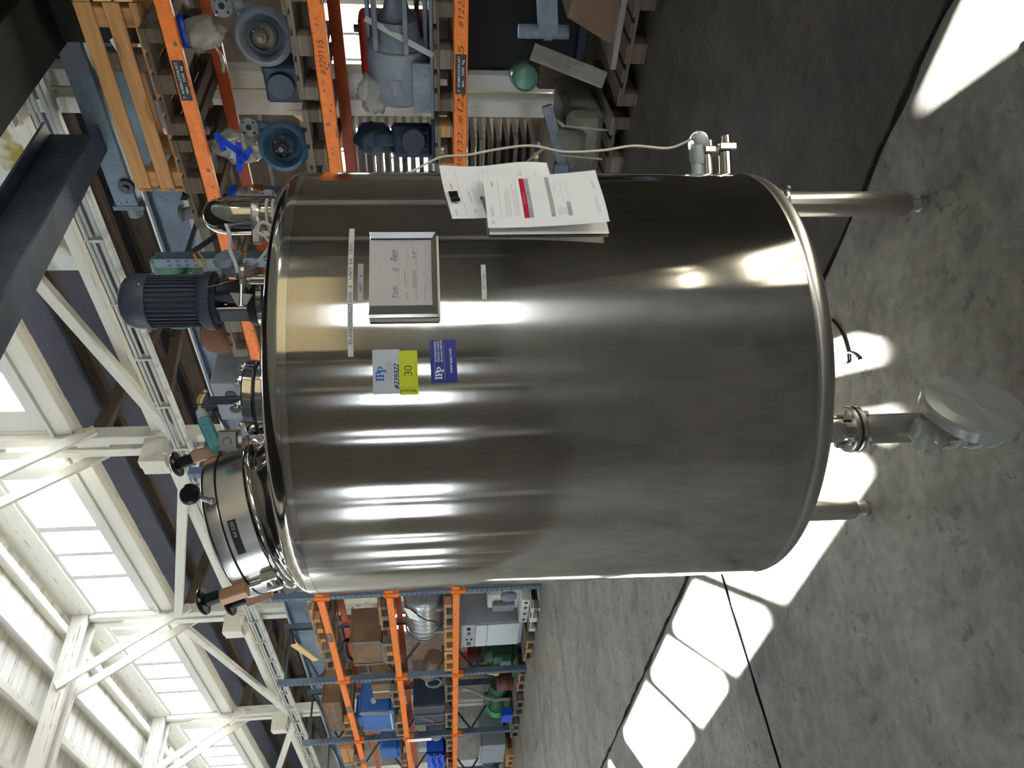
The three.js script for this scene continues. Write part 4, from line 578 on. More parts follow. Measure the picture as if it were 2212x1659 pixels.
  const pv = thing('plastic_hose', 'clear ribbed hose draped beside the second upright', 'hose', [-14.9, 0.8, -5.75]); mesh('hose', tube([[0.1, 0.35, 0], [0.05, 0.2, 0.03], [-0.2, 0.0, 0.02], [-0.45, -0.12, 0], [-0.6, -0.33, 0], [-0.62, -0.62, 0.0]], 0.035, 40, 10), M.film, pv);
}
{
  const t = thing('added_dark_block', 'added black block covering a sunlit strip behind the floor pallets, right of the tank', 'cabinet', [-2.55, 0, -7.6]);  // added black box: covers a sunlit strip and stands in for gloom
  mesh('body', span(-0.85, 0.95, 0.08, 1.18, -0.25, 0.25, 0.01), M.shadeBlack, t); mesh('door', span(-0.84, 0.04, 0.1, 1.16, 0.25, 0.27, 0.006), M.shadeBlack, t); mesh('door', span(0.06, 0.94, 0.1, 1.16, 0.25, 0.27, 0.006), M.shadeBlack, t); mesh('plinth', span(-0.8, 0.9, 0, 0.08, -0.22, 0.22), M.rackDark, t);
}
// dark goods standing between the rack and the outer wall
{
  const mk = (name, lab, cat, x, z, f) => { const t = thing(name, lab, cat, [x, 0, z]); f(t); };
  mk('plank_stack', 'stack of thin brown planks beyond the lower rack level', 'timber', -4.95, -8.35, (t) => { for (let i = 0; i < 22; i++) mesh('plank', span(-0.42 + rr(-0.04, 0.04), 0.38, 0.3 + i * 0.1, 0.3 + i * 0.1 + 0.05, -0.3, 0.3), i % 2 ? M.pineDark : M.palletGrey, t); each('bearer', [-0.3, 0.3].map((x) => span(x - 0.06, x + 0.06, 0, 0.3, -0.3, 0.3)), M.oldWood, t); });
  mk('green_press', 'dark green machine standing behind the lower orange beam', 'machine', -5.6, -7.75, (t) => { mesh('body', [span(-0.5, 0.5, 0, 0.9, -0.3, 0.3, 0.03), span(-0.3, 0.3, 0.9, 1.1, -0.2, 0.2, 0.03)], M.green, t); mesh('wheel', [T(new THREE.TorusGeometry(0.22, 0.03, 10, 36), 0.2, 0.55, 0.33), T(disc(0.07, 0.08, 20), 0.2, 0.55, 0.33, PI / 2)], M.green, t); });
  mk('trestle', 'cream wooden trestle frame behind the taped pumps', 'trestle', -5.0, -9.2, (t) => { mesh('leg', [bar(V3(-0.5, 0, 0), V3(-0.2, 3.4, 0), 0.09, 0.09), bar(V3(0.5, 0, 0), V3(0.2, 3.4, 0), 0.09, 0.09)], M.freshPine, t); mesh('rail', [span(-0.42, 0.42, 1.2, 1.3, -0.05, 0.05), span(-0.3, 0.3, 2.6, 2.7, -0.05, 0.05), bar(V3(-0.3, 2.65, 0), V3(0.25, 3.3, 0), 0.06, 0.08)], M.freshPine, t); });
  for (const [x, h] of [[-9.8, 2.2], [-12.4, 1.6], [-14.9, 2.4], [-17.6, 1.9], [-20.5, 2.3]]) mk('storage_case', { 9.8: 'tall dark case by the outer wall, right behind the shiny tank', 12.4: 'low brown case by the outer wall behind the aluminium vessel bay', 14.9: 'tall brown case by the outer wall behind the large blue machine', 17.6: 'medium brown case by the outer wall past the third left upright', 20.5: 'last brown case along the outer wall at the bottom edge' }[-x], 'case', x, -9.0, (t) => { t.userData.group = 'cases along the outer wall'; mesh('body', span(-0.7, 0.7, 0.1, h, -0.5, 0.5, 0.01), M.brownIron, t); mesh('batten', [0.15, h * 0.5, h - 0.12].map((y) => span(-0.72, 0.72, y, y + 0.1, 0.5, 0.525)), M.pineDark, t); mesh('bearer', [-0.5, 0.5].map((q) => span(q - 0.06, q + 0.06, 0, 0.1, -0.5, 0.5)), M.oldWood, t); });
}
// ---------------------------------------------------------------- the mixing tank
const tank = thing('mixing_tank', 'large shiny stainless steel mixing tank standing on four round legs', 'tank', [-1.749, 0, -1.638], rad(47.26));
const TR = 0.625;
{
  const shellPts = []; for (let i = 0; i <= 70; i++) shellPts.push([TR, 0.615 + (1.872 - 0.615) * i / 70]);
  const sg = smoothLathe(shellPts, 560), sp = sg.attributes.position; // rolled sheet: very slightly uneven
  for (let i = 0; i < sp.count; i++) { const x = sp.getX(i), y = sp.getY(i), z = sp.getZ(i), k = 1 + 0.0022 * (n3(x * 2.6 + 9, y * 1.3, z * 2.6) - 0.5) + 0.0005 * (n3(x * 8, y * 3 + 4, z * 8) - 0.5) - 0.0012 * Math.exp(-(1.872 - y) * 22); sp.setXYZ(i, x * k, y, z * k); }
  sg.computeVertexNormals(); { const n = sg.attributes.normal, R = shellPts.length; for (let j = 0; j < R; j++) { const a = j, b = sp.count - R + j, v = V3(n.getX(a) + n.getX(b), n.getY(a) + n.getY(b), n.getZ(a) + n.getZ(b)).normalize(); n.setXYZ(a, v.x, v.y, v.z); n.setXYZ(b, v.x, v.y, v.z); } }
  mesh('shell', sg, M.shell, tank);
  const arc = (cx, cy, r, a0, a1, n) => [...Array(n + 1).keys()].map((i) => { const a = rad(a0 + (a1 - a0) * i / n); return [cx + r * Math.cos(a), cy + r * Math.sin(a)]; });
  mesh('bottom_head', smoothLathe([[0.03, 0.462], [0.2, 0.47], [0.4, 0.5], [0.54, 0.54], ...arc(0.585, 0.595, 0.04, -75, 18, 14), [TR, 0.615]], 160), M.brushed, tank);
  mesh('top_head', smoothLathe([[TR, 1.872], [TR, 1.885], ...arc(0.579, 1.889, 0.046, 0, 78, 14), [0.55, 1.944], [0.45, 1.968], [0.3, 1.997], [0.15, 2.012], [0, 2.015]], 200), M.polished, tank);
  // four legs
  const legs = [[0.518, 0.13], [-0.494, -0.22], [-0.155, 0.52], [0.16, -0.512]];
  legs.forEach(([x, z], i) => {
    const r = 0.0385, l = mesh('leg', [T(lathe([[r, 0], [r, -0.4], [r - 0.006, -0.412], [0.02, -0.412]], 40), x, 0.462, z)], M.brushed, tank);
    mesh('leg_stub', T(lathe([[0.034, 0], [0.034, 0.08]], 32), x, 0.478, z), M.polished, tank);
    mesh('flange', [T(disc(0.06, 0.013, 40), x, 0.484, z), T(disc(0.06, 0.013, 40), x, 0.464, z)], M.steel, l);
    mesh('gasket', T(disc(0.058, 0.007, 40, 0.001), x, 0.474, z), M.rubber, l);
    each('flange_bolt', [0.6, 2.17, 3.74, 5.3].map((a) => [T(disc(0.011, 0.014, 6), x + Math.cos(a) * 0.048, 0.497, z + Math.sin(a) * 0.048), T(disc(0.011, 0.014, 6), x + Math.cos(a) * 0.048, 0.452, z + Math.sin(a) * 0.048)]).flat(), M.dullSteel, l);
    mesh('foot', [T(lathe([[0.0, 0.055], [0.019, 0.055], [0.019, 0.014], [0.026, 0.012], [0.026, 0.001], [0, 0.001]], 28), x, 0, z)], M.dullSteel, l);
  });
  mesh('outlet_pipe', T(lathe([[0.034, 0.15], [0.034, 0.02], [0.045, 0.015], [0.045, 0], [0.028, 0]], 36), 0.003, 0.345, 0.02), M.steel, tank);

  // agitator motor on its lantern
  const mx = 0.258, mz = 0;
  mesh('motor_body', T(lathe([[0, 2.19], [0.0885, 2.19], [0.0885, 2.21], [0.083, 2.222], [0.073, 2.232], [0.073, 2.385], [0, 2.385]], 48), mx, 0, mz), M.motor, tank);
  for (let i = 0; i < 34; i++) { const g = boxGeo(0.010, 0.15, 0.0032, 0.0008); g.translate(0.0745, 2.305, 0); g.rotateY(i / 34 * 2 * PI); g.translate(mx, 0, mz); mesh('cooling_fin', g, M.motor, tank); }
  mesh('fan_cowl', T(smoothLathe([[0.08, 2.372], [0.0845, 2.374], [0.0845, 2.40], [0.083, 2.42], [0.076, 2.438], [0.06, 2.452], [0.035, 2.46], [0, 2.462]], 48), mx, 0, mz), M.motorCowl, tank);
  mesh('cowl_screw', [0.5, 2.6, 4.7].map((a) => ball(0.006, mx + Math.sin(a) * 0.086, 2.386, mz + Math.cos(a) * 0.086)), M.dullSteel, tank);
  mesh('terminal_box', [new RoundedBoxGeometry(0.075, 0.08, 0.06, 3, 0.008).translate(mx - 0.02, 2.3, mz - 0.1)], M.motor, tank);
  mesh('motor_lug', [[0.35, 0.07], [0.0, 0.085], [2.2, 0.08], [4.2, 0.08]].map(([a, r]) => T(disc(0.013, 0.02, 20), mx + Math.sin(a) * r, 2.196, mz + Math.cos(a) * r)), M.motor, tank);
  mesh('lantern', [0.45, 2.0, 3.6, 5.2].map((a) => { const g = boxGeo(0.062, 0.115, 0.01, 0.002); g.translate(0, 2.13, 0.052); g.rotateY(a); g.translate(mx, 0, mz); return g; }).concat([T(disc(0.07, 0.016, 40), mx, 2.185, mz)]), M.motor, tank);
  mesh('shaft', [rodY(mx, mz, 2.05, 2.19, 0.014, 20), T(disc(0.022, 0.03, 24), mx, 2.14, mz), rodY(mx - 0.03, mz + 0.045, 2.07, 2.19, 0.008)], M.steel, tank);
  mesh('lantern_foot', T(lathe([[0.03, 0.012], [0.072, 0.012], [0.077, 0], [0.077, -0.012], [0.03, -0.012]], 48), mx, 2.074, mz), M.rubber, tank);
  mesh('agitator_flange', [T(lathe([[0, 0.012], [0.078, 0.012], [0.08, 0.01], [0.08, -0.006], [0, -0.006]], 48), mx, 2.048, mz), T(lathe([[0, 0.02], [0.077, 0.02], [0.077, -0.05], [0, -0.05]], 48), mx, 2.015, mz)], M.polished, tank);
  mesh('gasket', T(disc(0.0805, 0.005, 48, 0.0005), mx, 2.038, mz), M.rubber, tank);
  mesh('motor_name_plate', bar(V3(mx + 0.03, 2.185, 0.085), V3(mx + 0.055, 2.09, 0.088), 0.034, 0.003, 0.001), M.steel, tank);
  // temperature transmitter with its clamp and nozzle
  const hx = 0.352, hz = 0.1;
  mesh('transmitter_head', [T(lathe([[0, -0.03], [0.03, -0.03], [0.036, -0.02], [0.036, 0.012], [0, 0.012]], 36), hx, 2.114, hz, 1.2, -0.35, 0), rod(V3(hx - 0.03, 2.09, hz), V3(hx - 0.012, 2.105, hz), 0.02)], M.greyPlastic, tank);
  mesh('transmitter_lid', dirTo(lathe([[0, 0.012], [0.034, 0.012], [0.042, 0.004], [0.042, -0.006], [0.036, -0.01], [0, -0.01]], 40), [0.75, 0.22, 0.62]).translate(hx + 0.014, 2.124, hz + 0.014), M.greyPlastic, tank);
  mesh('cable_gland', [T(lathe([[0.012, -0.02], [0.016, -0.016], [0.016, 0.008], [0.011, 0.022], [0, 0.022]], 12), hx - 0.004, 2.163, hz), T(lathe([[0, -0.024], [0.011, -0.022], [0.016, -0.008], [0.016, 0.016], [0.012, 0.02]], 12), hx + 0.002, 2.066, hz)], M.gland, tank);
  mesh('thermowell', [rodY(0.303, 0.12, 1.99, 2.064, 0.0135, 24), T(smoothLathe([[0.034, -0.02], [0.022, -0.005], [0.0136, 0.012]], 28), 0.303, 2.0, 0.12)], M.polished, tank);
  mesh('pipe_clamp', [T(disc(0.034, 0.022, 36), 0.318, 2.078, 0.12), T(disc(0.042, 0.006, 36), 0.318, 2.066, 0.12), span(0.27, 0.30, 2.072, 2.086, 0.125, 0.155, 0.003)], M.steel, tank);
  mesh('wing_nut', [rod(V3(0.285, 2.079, 0.15), V3(0.225, 2.079, 0.16), 0.006), T(extrude([[-0.03, -0.016], [0.03, -0.022], [0.012, 0.012], [-0.012, 0.012]], 0.006, 0.002), 0.24, 2.079, 0.152, 0, 0, PI / 2)], M.steel, tank);
  mesh('cable_tie', tube([[0.487, 2.15, 0.03], [0.44, 2.125, 0.08], [0.385, 2.105, 0.16], [0.345, 2.09, 0.165], [0.318, 2.085, 0.16]], 0.0055, 30, 6), M.tie, tank);
  mesh('wire_end', [tube([[hx - 0.006, 2.182, hz], [hx + 0.0, 2.205, hz + 0.01], [hx + 0.03, 2.222, hz]], 0.003, 16, 6), tube([[hx - 0.004, 2.182, hz], [hx + 0.012, 2.19, hz + 0.02], [hx + 0.034, 2.205, hz + 0.02]], 0.002, 16, 6)], M.yellow, tank);
  // gooseneck vent
  const gx = 0.508, dx = 0.048, dz = -0.135, gy = 2.115, R = Math.hypot(dx, dz) / 2, bend = [];
  for (let i = 0; i <= 16; i++) { const a = PI - PI * i / 16, c = (1 + Math.cos(a)) / 2; bend.push(V3(gx + dx * c, gy + R * Math.sin(a), dz * c)); }
  const path = [V3(gx, 2.055, 0), V3(gx, 2.08, 0), ...bend, V3(gx + dx, 2.08, dz), V3(gx + dx, 2.035, dz)];
  const gt = new THREE.TubeGeometry(new THREE.CatmullRomCurve3(path, false, 'centripetal'), 70, 0.052, 40, false);
  mesh('vent_gooseneck', [gt, T(new THREE.TorusGeometry(0.0485, 0.002, 8, 40), gx + dx, 2.035, dz, PI / 2)], M.polished, tank);
  mesh('vent_neck', [T(lathe([[0.0495, 0.085], [0.0495, 0.01], [0.056, 0]], 48), gx, 1.965, 0)], M.polished, tank);
  mesh('vent_clamp', [T(lathe([[0.05, 0.012], [0.058, 0.012], [0.06, 0.004], [0.06, -0.004], [0.058, -0.012], [0.05, -0.012]], 48), gx, 2.058, 0), span(gx - 0.085, gx - 0.04, 2.045, 2.071, 0.02, 0.05, 0.004)], M.steel, tank);
  // sight glass with domed nuts and lamp tube
  const vx = -0.037, vz = 0.11;
  mesh('sight_glass_flange', [T(lathe([[0, 0.016], [0.106, 0.016], [0.11, 0.012], [0.11, -0.012], [0.106, -0.016], [0, -0.016]], 64), vx, 2.057, vz), T(lathe([[0.1, 0.014], [0.11, 0.012], [0.11, -0.01], [0.104, -0.016], [0.1, -0.05]], 64), vx, 2.022, vz)], M.polished, tank);
  mesh('gasket', T(disc(0.1075, 0.006, 64, 0.0005), vx, 2.0385, vz), M.rubber, tank);
  for (let k = 0; k < 8; k++) { const a = k * PI / 4 + 0.2; mesh('dome_nut', [T(disc(0.013, 0.012, 6), vx + Math.cos(a) * 0.09, 2.078, vz + Math.sin(a) * 0.09), ball(0.0105, vx + Math.cos(a) * 0.09, 2.085, vz + Math.sin(a) * 0.09)], M.polished, tank); }
  mesh('sight_glass', T(smoothLathe([[0.06, 0], [0.055, 0.01], [0.035, 0.018], [0, 0.021]], 36), vx, 2.073, vz), M.glass, tank);
  mesh('lamp_tube', [rodY(-0.04, 0.05, 2.07, 2.205, 0.0095, 20), rodY(-0.052, 0.05, 2.07, 2.2, 0.004, 10)], M.rackDark, tank);
}
// manway: tilted neck, lid with black gasket, clamps, limit switch
{
  const tilt = rad(16), ax = V3(-Math.sin(tilt), Math.cos(tilt), 0), o = V3(-0.375, 2.0, 0.06), side = V3(Math.cos(tilt), Math.sin(tilt), 0);
  const put = (g) => { g.rotateZ(tilt); g.translate(o.x, o.y, o.z); return g; };
  mesh('manway_neck', put(lathe([[0.215, -0.12], [0.215, 0.108]], 96)), M.satin, tank);
  mesh('manway_ring', [put(smoothLathe([[0.216, 0.0], [0.228, 0.008], [0.232, 0.018], [0.228, 0.028], [0.216, 0.034]], 96)), put(smoothLathe([[0.25, -0.09], [0.238, -0.05], [0.222, -0.02], [0.2155, 0.0]], 96))], M.polished, tank);
  mesh('manway_gasket', put(lathe([[0.2, 0.108], [0.2165, 0.108], [0.2165, 0.113], [0.2, 0.113]], 96)), M.rubber, tank);
  mesh('manway_lid', put(smoothLathe([[0.2155, 0.113], [0.216, 0.114], [0.216, 0.142], [0.214, 0.15], [0.2, 0.158], [0.15, 0.168], [0.08, 0.175], [0, 0.177]], 96)), M.satin, tank);
  const at = (a, r, h) => put(new THREE.BufferGeometry().setFromPoints([V3(Math.sin(a) * r, h, Math.cos(a) * r)]).clone()).attributes.position;
  const pt = (a, r, h) => { const p = at(a, r, h); return V3(p.getX(0), p.getY(0), p.getZ(0)); };
  const clamps = [[rad(84), M.bronze, 0], [rad(-44), M.bronze, 1], [rad(-100), M.bronze, 2], [rad(150), M.bronze, 3], [rad(-160), M.bronze, 4]];
  for (const [a, m, i] of clamps) {
    const k = (g) => { g.rotateY(a); return put(g); };
    const c = mesh('lid_clamp', [k(boxGeo(0.034, 0.078, 0.036, 0.004).translate(0, 0.15, 0.215 + 0.016))], m, tank);
    mesh('clamp_knob', [k(lathe([[0, 0.254], [0.012, 0.253], [0.033, 0.243], [0.038, 0.236], [0.036, 0.23], [0.018, 0.226], [0.018, 0.187], [0, 0.187]], 36).translate(0, 0, 0.225))], M.knob, c);
    mesh('swing_bolt', [k(rodY(0, 0.225, 0.03, 0.12, 0.008)), k(boxGeo(0.05, 0.05, 0.006, 0.001).translate(0, 0.045, 0.222)), k(rod(V3(-0.03, 0.045, 0.232), V3(0.03, 0.045, 0.232), 0.008)), k(boxGeo(0.006, 0.045, 0.03, 0.001).translate(0.024, 0.045, 0.23)), k(boxGeo(0.006, 0.045, 0.03, 0.001).translate(-0.024, 0.045, 0.23))], M.steel, c);
  }
  const lb = mesh('loose_knob', dirTo(lathe([[0, 0.02], [0.02, 0.018], [0.028, 0.008], [0.028, -0.002], [0.012, -0.006], [0.012, -0.02], [0, -0.02]], 36), [0.12, 0.25, 0.95]).translate(-0.285, 2.185, 0.305), M.knob, tank);
  mesh('eye_bolt', [rod(V3(-0.292, 2.178, 0.29), V3(-0.31, 2.142, 0.272), 0.007, 10), ball(0.01, -0.31, 2.142, 0.27)], M.dullSteel, lb);
  // limit switch
  const A = V3(-0.092, 2.186, 0.17), Bp = V3(-0.178, 2.142, 0.2), d = Bp.clone().sub(A).normalize();
  const sw = mesh('limit_switch', [bar(A, Bp, 0.034, 0.034, 0.004)], M.turquoise, tank, 'turquoise limit switch');
  const nrm = V3().crossVectors(V3().crossVectors(d, V3(0, 0, 1)), d).normalize(), mid = A.clone().lerp(Bp, 0.55).addScaledVector(nrm, 0.0185);
  mesh('switch_label', bar(mid.clone().addScaledVector(d, -0.018), mid.clone().addScaledVector(d, 0.018), 0.022, 0.001, 0), M.strap, sw);
  mesh('switch_screw', [-0.034, 0.036].map((t) => ball(0.0035, ...mid.clone().addScaledVector(d, t).toArray())), M.dullSteel, sw);
  mesh('switch_gland', [rod(A, A.clone().addScaledVector(d, -0.026), 0.016, 20, 0.013), rod(A.clone().addScaledVector(d, -0.024), A.clone().addScaledVector(d, -0.034), 0.012, 20, 0.005)], M.strap, sw);
  const e0 = A.clone().addScaledVector(d, -0.03), e1 = V3(-0.012, 2.178, 0.17);
  mesh('switch_cable', tube([e0, e0.clone().lerp(e1, 0.5).add(V3(0, 0.004, 0)), e1], 0.0055, 20, 10), M.cable, sw);
  mesh('yellow_sleeve', tube([e0.clone().lerp(e1, 0.3).add(V3(0, 0.007, 0.004)), e0.clone().lerp(e1, 0.55).add(V3(0, 0.011, 0.004)), e0.clone().lerp(e1, 0.85).add(V3(0, 0.006, 0.004))], 0.0045, 12, 8), M.yellow, sw);
  mesh('band', [0.28, 0.85].map((t) => T(new THREE.TorusGeometry(0.008, 0.0016, 6, 18).rotateY(PI / 2), ...e0.clone().lerp(e1, t).add(V3(0, 0.004, 0)).toArray())), M.black, sw);
  mesh('switch_bracket', [span(-0.182, -0.125, 2.085, 2.14, 0.16, 0.212, 0.004)], M.steel, tank); mesh('bracket_bolt', T(disc(0.012, 0.008, 20), -0.155, 2.112, 0.216, PI / 2), M.steel, tank);
  // black tag on the neck
  const tag = canvasTex(256, 64, (c, w, h) => { c.fillStyle = '#1d1f22'; c.fillRect(0, 0, w, h); c.fillStyle = '#cfd2d2'; c.font = '38px sans-serif'; c.fillText('64 020', 128, 46); });
  const g = new THREE.PlaneGeometry(0.098, 0.021, 16, 1), p = g.attributes.position; for (let i = 0; i < p.count; i++) { const a = p.getX(i) / 0.2175 - 0.05; p.setXYZ(i, Math.sin(a) * 0.2172, p.getY(i) + 0.085, Math.cos(a) * 0.2172); } g.computeVertexNormals();
  mesh('number_tag', put(g), std({ map: tag, roughness: 0.45 }), tank, 'black tag reading 64 020');
}
// curved stickers on the shell: centre angle (deg, to the right), centre height, size, tilt
function patch(a, y, w, h, tilt, off = 0.0012, bulge) {
  const nx = Math.max(6, Math.round(w * 120)), g = new THREE.PlaneGeometry(w, h, nx, bulge ? 16 : 2), p = g.attributes.position, ct = Math.cos(rad(tilt)), st = Math.sin(rad(tilt));
  for (let i = 0; i < p.count; i++) { const X = p.getX(i), Y = p.getY(i), s = X * ct - Y * st, t = X * st + Y * ct, f = rad(a) + s / TR, o = off + (bulge ? bulge(X / w + 0.5, Y / h + 0.5) : 0); p.setXYZ(i, Math.sin(f) * (TR + o), y + t, Math.cos(f) * (TR + o)); }
  g.computeVertexNormals(); return g;
}
const labelMat = (w, h, draw, rough = 0.5) => std({ map: canvasTex(w, h, draw), roughness: rough });
const ippLogo = (c, x, y, s, col) => { c.fillStyle = col; c.font = 'bold ' + s + 'px serif'; c.fillText('I', x, y); c.fillText('P', x + s * 0.3, y); c.fillText('P', x + s * 0.72, y + s * 0.18); };
mesh('label_strip', patch(20.7, 1.7285, 0.342, 0.0128, 0.3), labelMat(2048, 80, (c, w, h) => { c.fillStyle = '#cfd0cc'; c.fillRect(0, 0, w, h); c.fillStyle = '#181818'; c.font = '70px sans-serif'; c.save(); c.translate(168, 64); c.scale(1.28, 1); c.fillText('BLANDNINGSTANK  4    UNIT  64   1800L', 0, 0); c.restore(); }), tank, 'long white label reading BLANDNINGSTANK 4 UNIT 64 1800L');
mesh('label_strip', patch(21.6, 1.705, 0.101, 0.0125, 0.3), labelMat(640, 80, (c, w, h) => { c.fillStyle = '#b4b5b2'; c.fillRect(0, 0, w, h); c.fillStyle = '#1a1a1a'; c.font = '62px sans-serif'; c.save(); c.translate(160, 62); c.scale(1.3, 1); c.fillText('MPT', 0, 0); c.fillText('4', 185, 0); c.restore(); }), tank, 'short white label reading MPT 4');
mesh('label_strip', patch(21.4, 1.417, 0.094, 0.0115, -0.6), labelMat(640, 80, (c, w, h) => { c.fillStyle = '#c9cac2'; c.fillRect(0, 0, w, h); c.fillStyle = '#2a2a26'; c.font = '56px sans-serif'; c.fillText('BIO 4 linjen', 180, 58); }), tank, 'short white label reading BIO 4 linjen');
const rr2 = (c, w, h, r) => { c.beginPath(); c.moveTo(r, 0); c.arcTo(w, 0, w, h, r); c.arcTo(w, h, 0, h, r); c.arcTo(0, h, 0, 0, r); c.arcTo(0, 0, w, 0, r); c.fill(); };
mesh('sticker', patch(1.75, 1.648, 0.102, 0.062, 0.3), labelMat(820, 500, (c, w, h) => {
  c.fillStyle = '#c3c7cb'; c.fillRect(0, 0, w, h); ippLogo(c, 225, 205, 215, '#2368b0'); c.fillStyle = '#2368b0'; c.fillRect(240, 62, 120, 8);
  c.fillStyle = '#8f969c'; c.font = '46px sans-serif'; c.fillRect(240, 246, 360, 3); c.fillText('INTERNATIONAL', 245, 296); c.fillText('PROCESS PLANTS', 240, 342); c.fillRect(240, 352, 360, 3);
  c.fillStyle = '#16181c'; c.font = 'italic 118px sans-serif'; c.lineWidth = 7; c.strokeStyle = '#16181c'; c.strokeText('#239322', 80, 474); c.fillText('#239322', 80, 474); }), tank, 'white sticker with a blue emblem and handwritten number 239322');
mesh('sticker', patch(1.45, 1.598, 0.1015, 0.0425, 0.5, 0.0020), labelMat(820, 344, (c, w, h) => {
  c.fillStyle = '#d6da12'; rr2(c, w, h, 18); c.fillStyle = '#1c1d10'; c.font = '190px sans-serif'; c.fillText('30', 340, 235); c.fillRect(150, 12, 3, 320); c.fillRect(128, 12, 3, 320);
  c.save(); c.translate(104, 316); c.rotate(-PI / 2); c.font = 'bold 84px serif'; c.scale(0.82, 1); c.fillText('Maynards', 0, 0); c.restore(); c.font = '26px sans-serif'; c.fillText('maynardseurope.com', 330, 316); }), tank, 'yellow sticker with the number 30');
mesh('sticker', patch(3.7, 1.5175, 0.0995, 0.0605, 1.6, 0.0014), labelMat(820, 500, (c, w, h) => {
  c.fillStyle = '#2b2f86'; rr2(c, w, h, 22); ippLogo(c, 60, 210, 185, '#e8e9f0'); c.fillStyle = '#dfe0ec'; c.fillRect(60, 78, 330, 4); c.fillRect(60, 262, 330, 4); c.fillRect(400, 262, 370, 3); c.font = 'bold 50px sans-serif';
  c.fillText('INTERNATIONAL', 400, 122); c.fillText('PROCESS PLANTS', 396, 178); c.fillText('(Europe) LIMITED', 396, 234); c.font = 'bold 66px sans-serif'; c.fillText('www.ippe.com', 180, 410); }), tank, 'dark blue sticker with white emblem and web address');
// card holder: sheet steel tray with turned-in lips and a handwritten card
{
  const a = rad(22.6), g = new THREE.Group(); g.name = 'card_holder'; g.position.set(Math.sin(a) * (TR + 0.006), 1.606, Math.cos(a) * (TR + 0.006)); g.rotation.y = a; tank.add(g);
  const W = 0.221, H = 0.157, D = 0.02;
  mesh('tray', [span(-W / 2, W / 2, -H / 2, H / 2, -0.012, 0.004, 0.001), span(-W / 2, -W / 2 + 0.0015, -H / 2, H / 2, 0, D, 0), span(W / 2 - 0.0015, W / 2, -H / 2, H / 2, 0, D, 0), span(-W / 2, W / 2, -H / 2, -H / 2 + 0.0015, 0, D, 0)], M.polished, g);
  const lip = (pts) => { const b = new THREE.BufferGeometry(); b.setAttribute('position', new THREE.Float32BufferAttribute(pts.flat(), 3)); b.setAttribute('uv', new THREE.Float32BufferAttribute([0, 0, 1, 0, 1, 1, 0, 1], 2)); b.setIndex([0, 1, 2, 0, 2, 3]); b.computeVertexNormals(); return b; };
  mesh('lip', [lip([[-W / 2, -H / 2, D], [-W / 2 + 0.026, -H / 2 + 0.01, D - 0.006], [-W / 2 + 0.026, H / 2 - 0.004, D - 0.006], [-W / 2, H / 2, D]]), lip([[W / 2, H / 2, D], [W / 2 - 0.014, H / 2 - 0.004, D - 0.006], [W / 2 - 0.014, -H / 2 + 0.01, D - 0.006], [W / 2, -H / 2, D]]), lip([[-W / 2, -H / 2, D], [W / 2, -H / 2, D], [W / 2 - 0.014, -H / 2 + 0.01, D - 0.006], [-W / 2 + 0.026, -H / 2 + 0.01, D - 0.006]])], M.steel, g);
  const card = labelMat(1320, 940, (c, w, h) => {
    c.fillStyle = '#cfc9c2'; c.fillRect(0, 0, w, h); c.fillStyle = '#6a655f'; c.strokeStyle = '#8a857e'; c.lineWidth = 3; c.font = '38px serif';
    const L = (y, x0) => { c.beginPath(); c.moveTo(x0, y); c.lineTo(1240, y); c.stroke(); }; L(440, 150); L(580, 340); L(716, 330); L(850, 420); c.fillText('BATCH', 150, 578); c.fillText('DATUM', 150, 714); c.fillText('SIGN', 820, 714); c.fillText('UTG. DATUM', 150, 850);
    c.fillStyle = '#4a3a44'; c.font = 'italic 120px sans-serif'; c.fillText('Tom', 170, 425); c.fillText('o', 690, 420); c.font = 'italic 140px sans-serif'; c.fillText('Ren', 880, 425); c.fillRect(680, 436, 90, 5); c.font = 'italic 80px sans-serif'; c.fillText('20220510', 350, 706); c.fillText('B m', 940, 706);
    c.lineWidth = 6; c.strokeStyle = '#4a3a44'; c.beginPath(); c.moveTo(420, 548); c.lineTo(700, 530); c.moveTo(640, 820); c.lineTo(700, 818); c.moveTo(1010, 706); c.bezierCurveTo(1060, 600, 1120, 720, 1190, 640); c.stroke(); }, 0.6);
  mesh('card', inkPlane(W - 0.038, H - 0.012, 0.005, 0.006, 0.0065), card, g); mesh('plastic_cover', span(-W / 2 + 0.003, W / 2 - 0.003, -H / 2 + 0.003, H / 2 - 0.003, 0.008, 0.0085, 0), M.glass, g);
  mesh('sealant', [span(-W / 2 - 0.004, -W / 2 + 0.01, -H / 2 - 0.004, H / 2, -0.012, 0, 0.002), span(-W / 2, W / 2, -H / 2 - 0.006, -H / 2, -0.012, 0.004, 0.002)], M.cable, g);
}
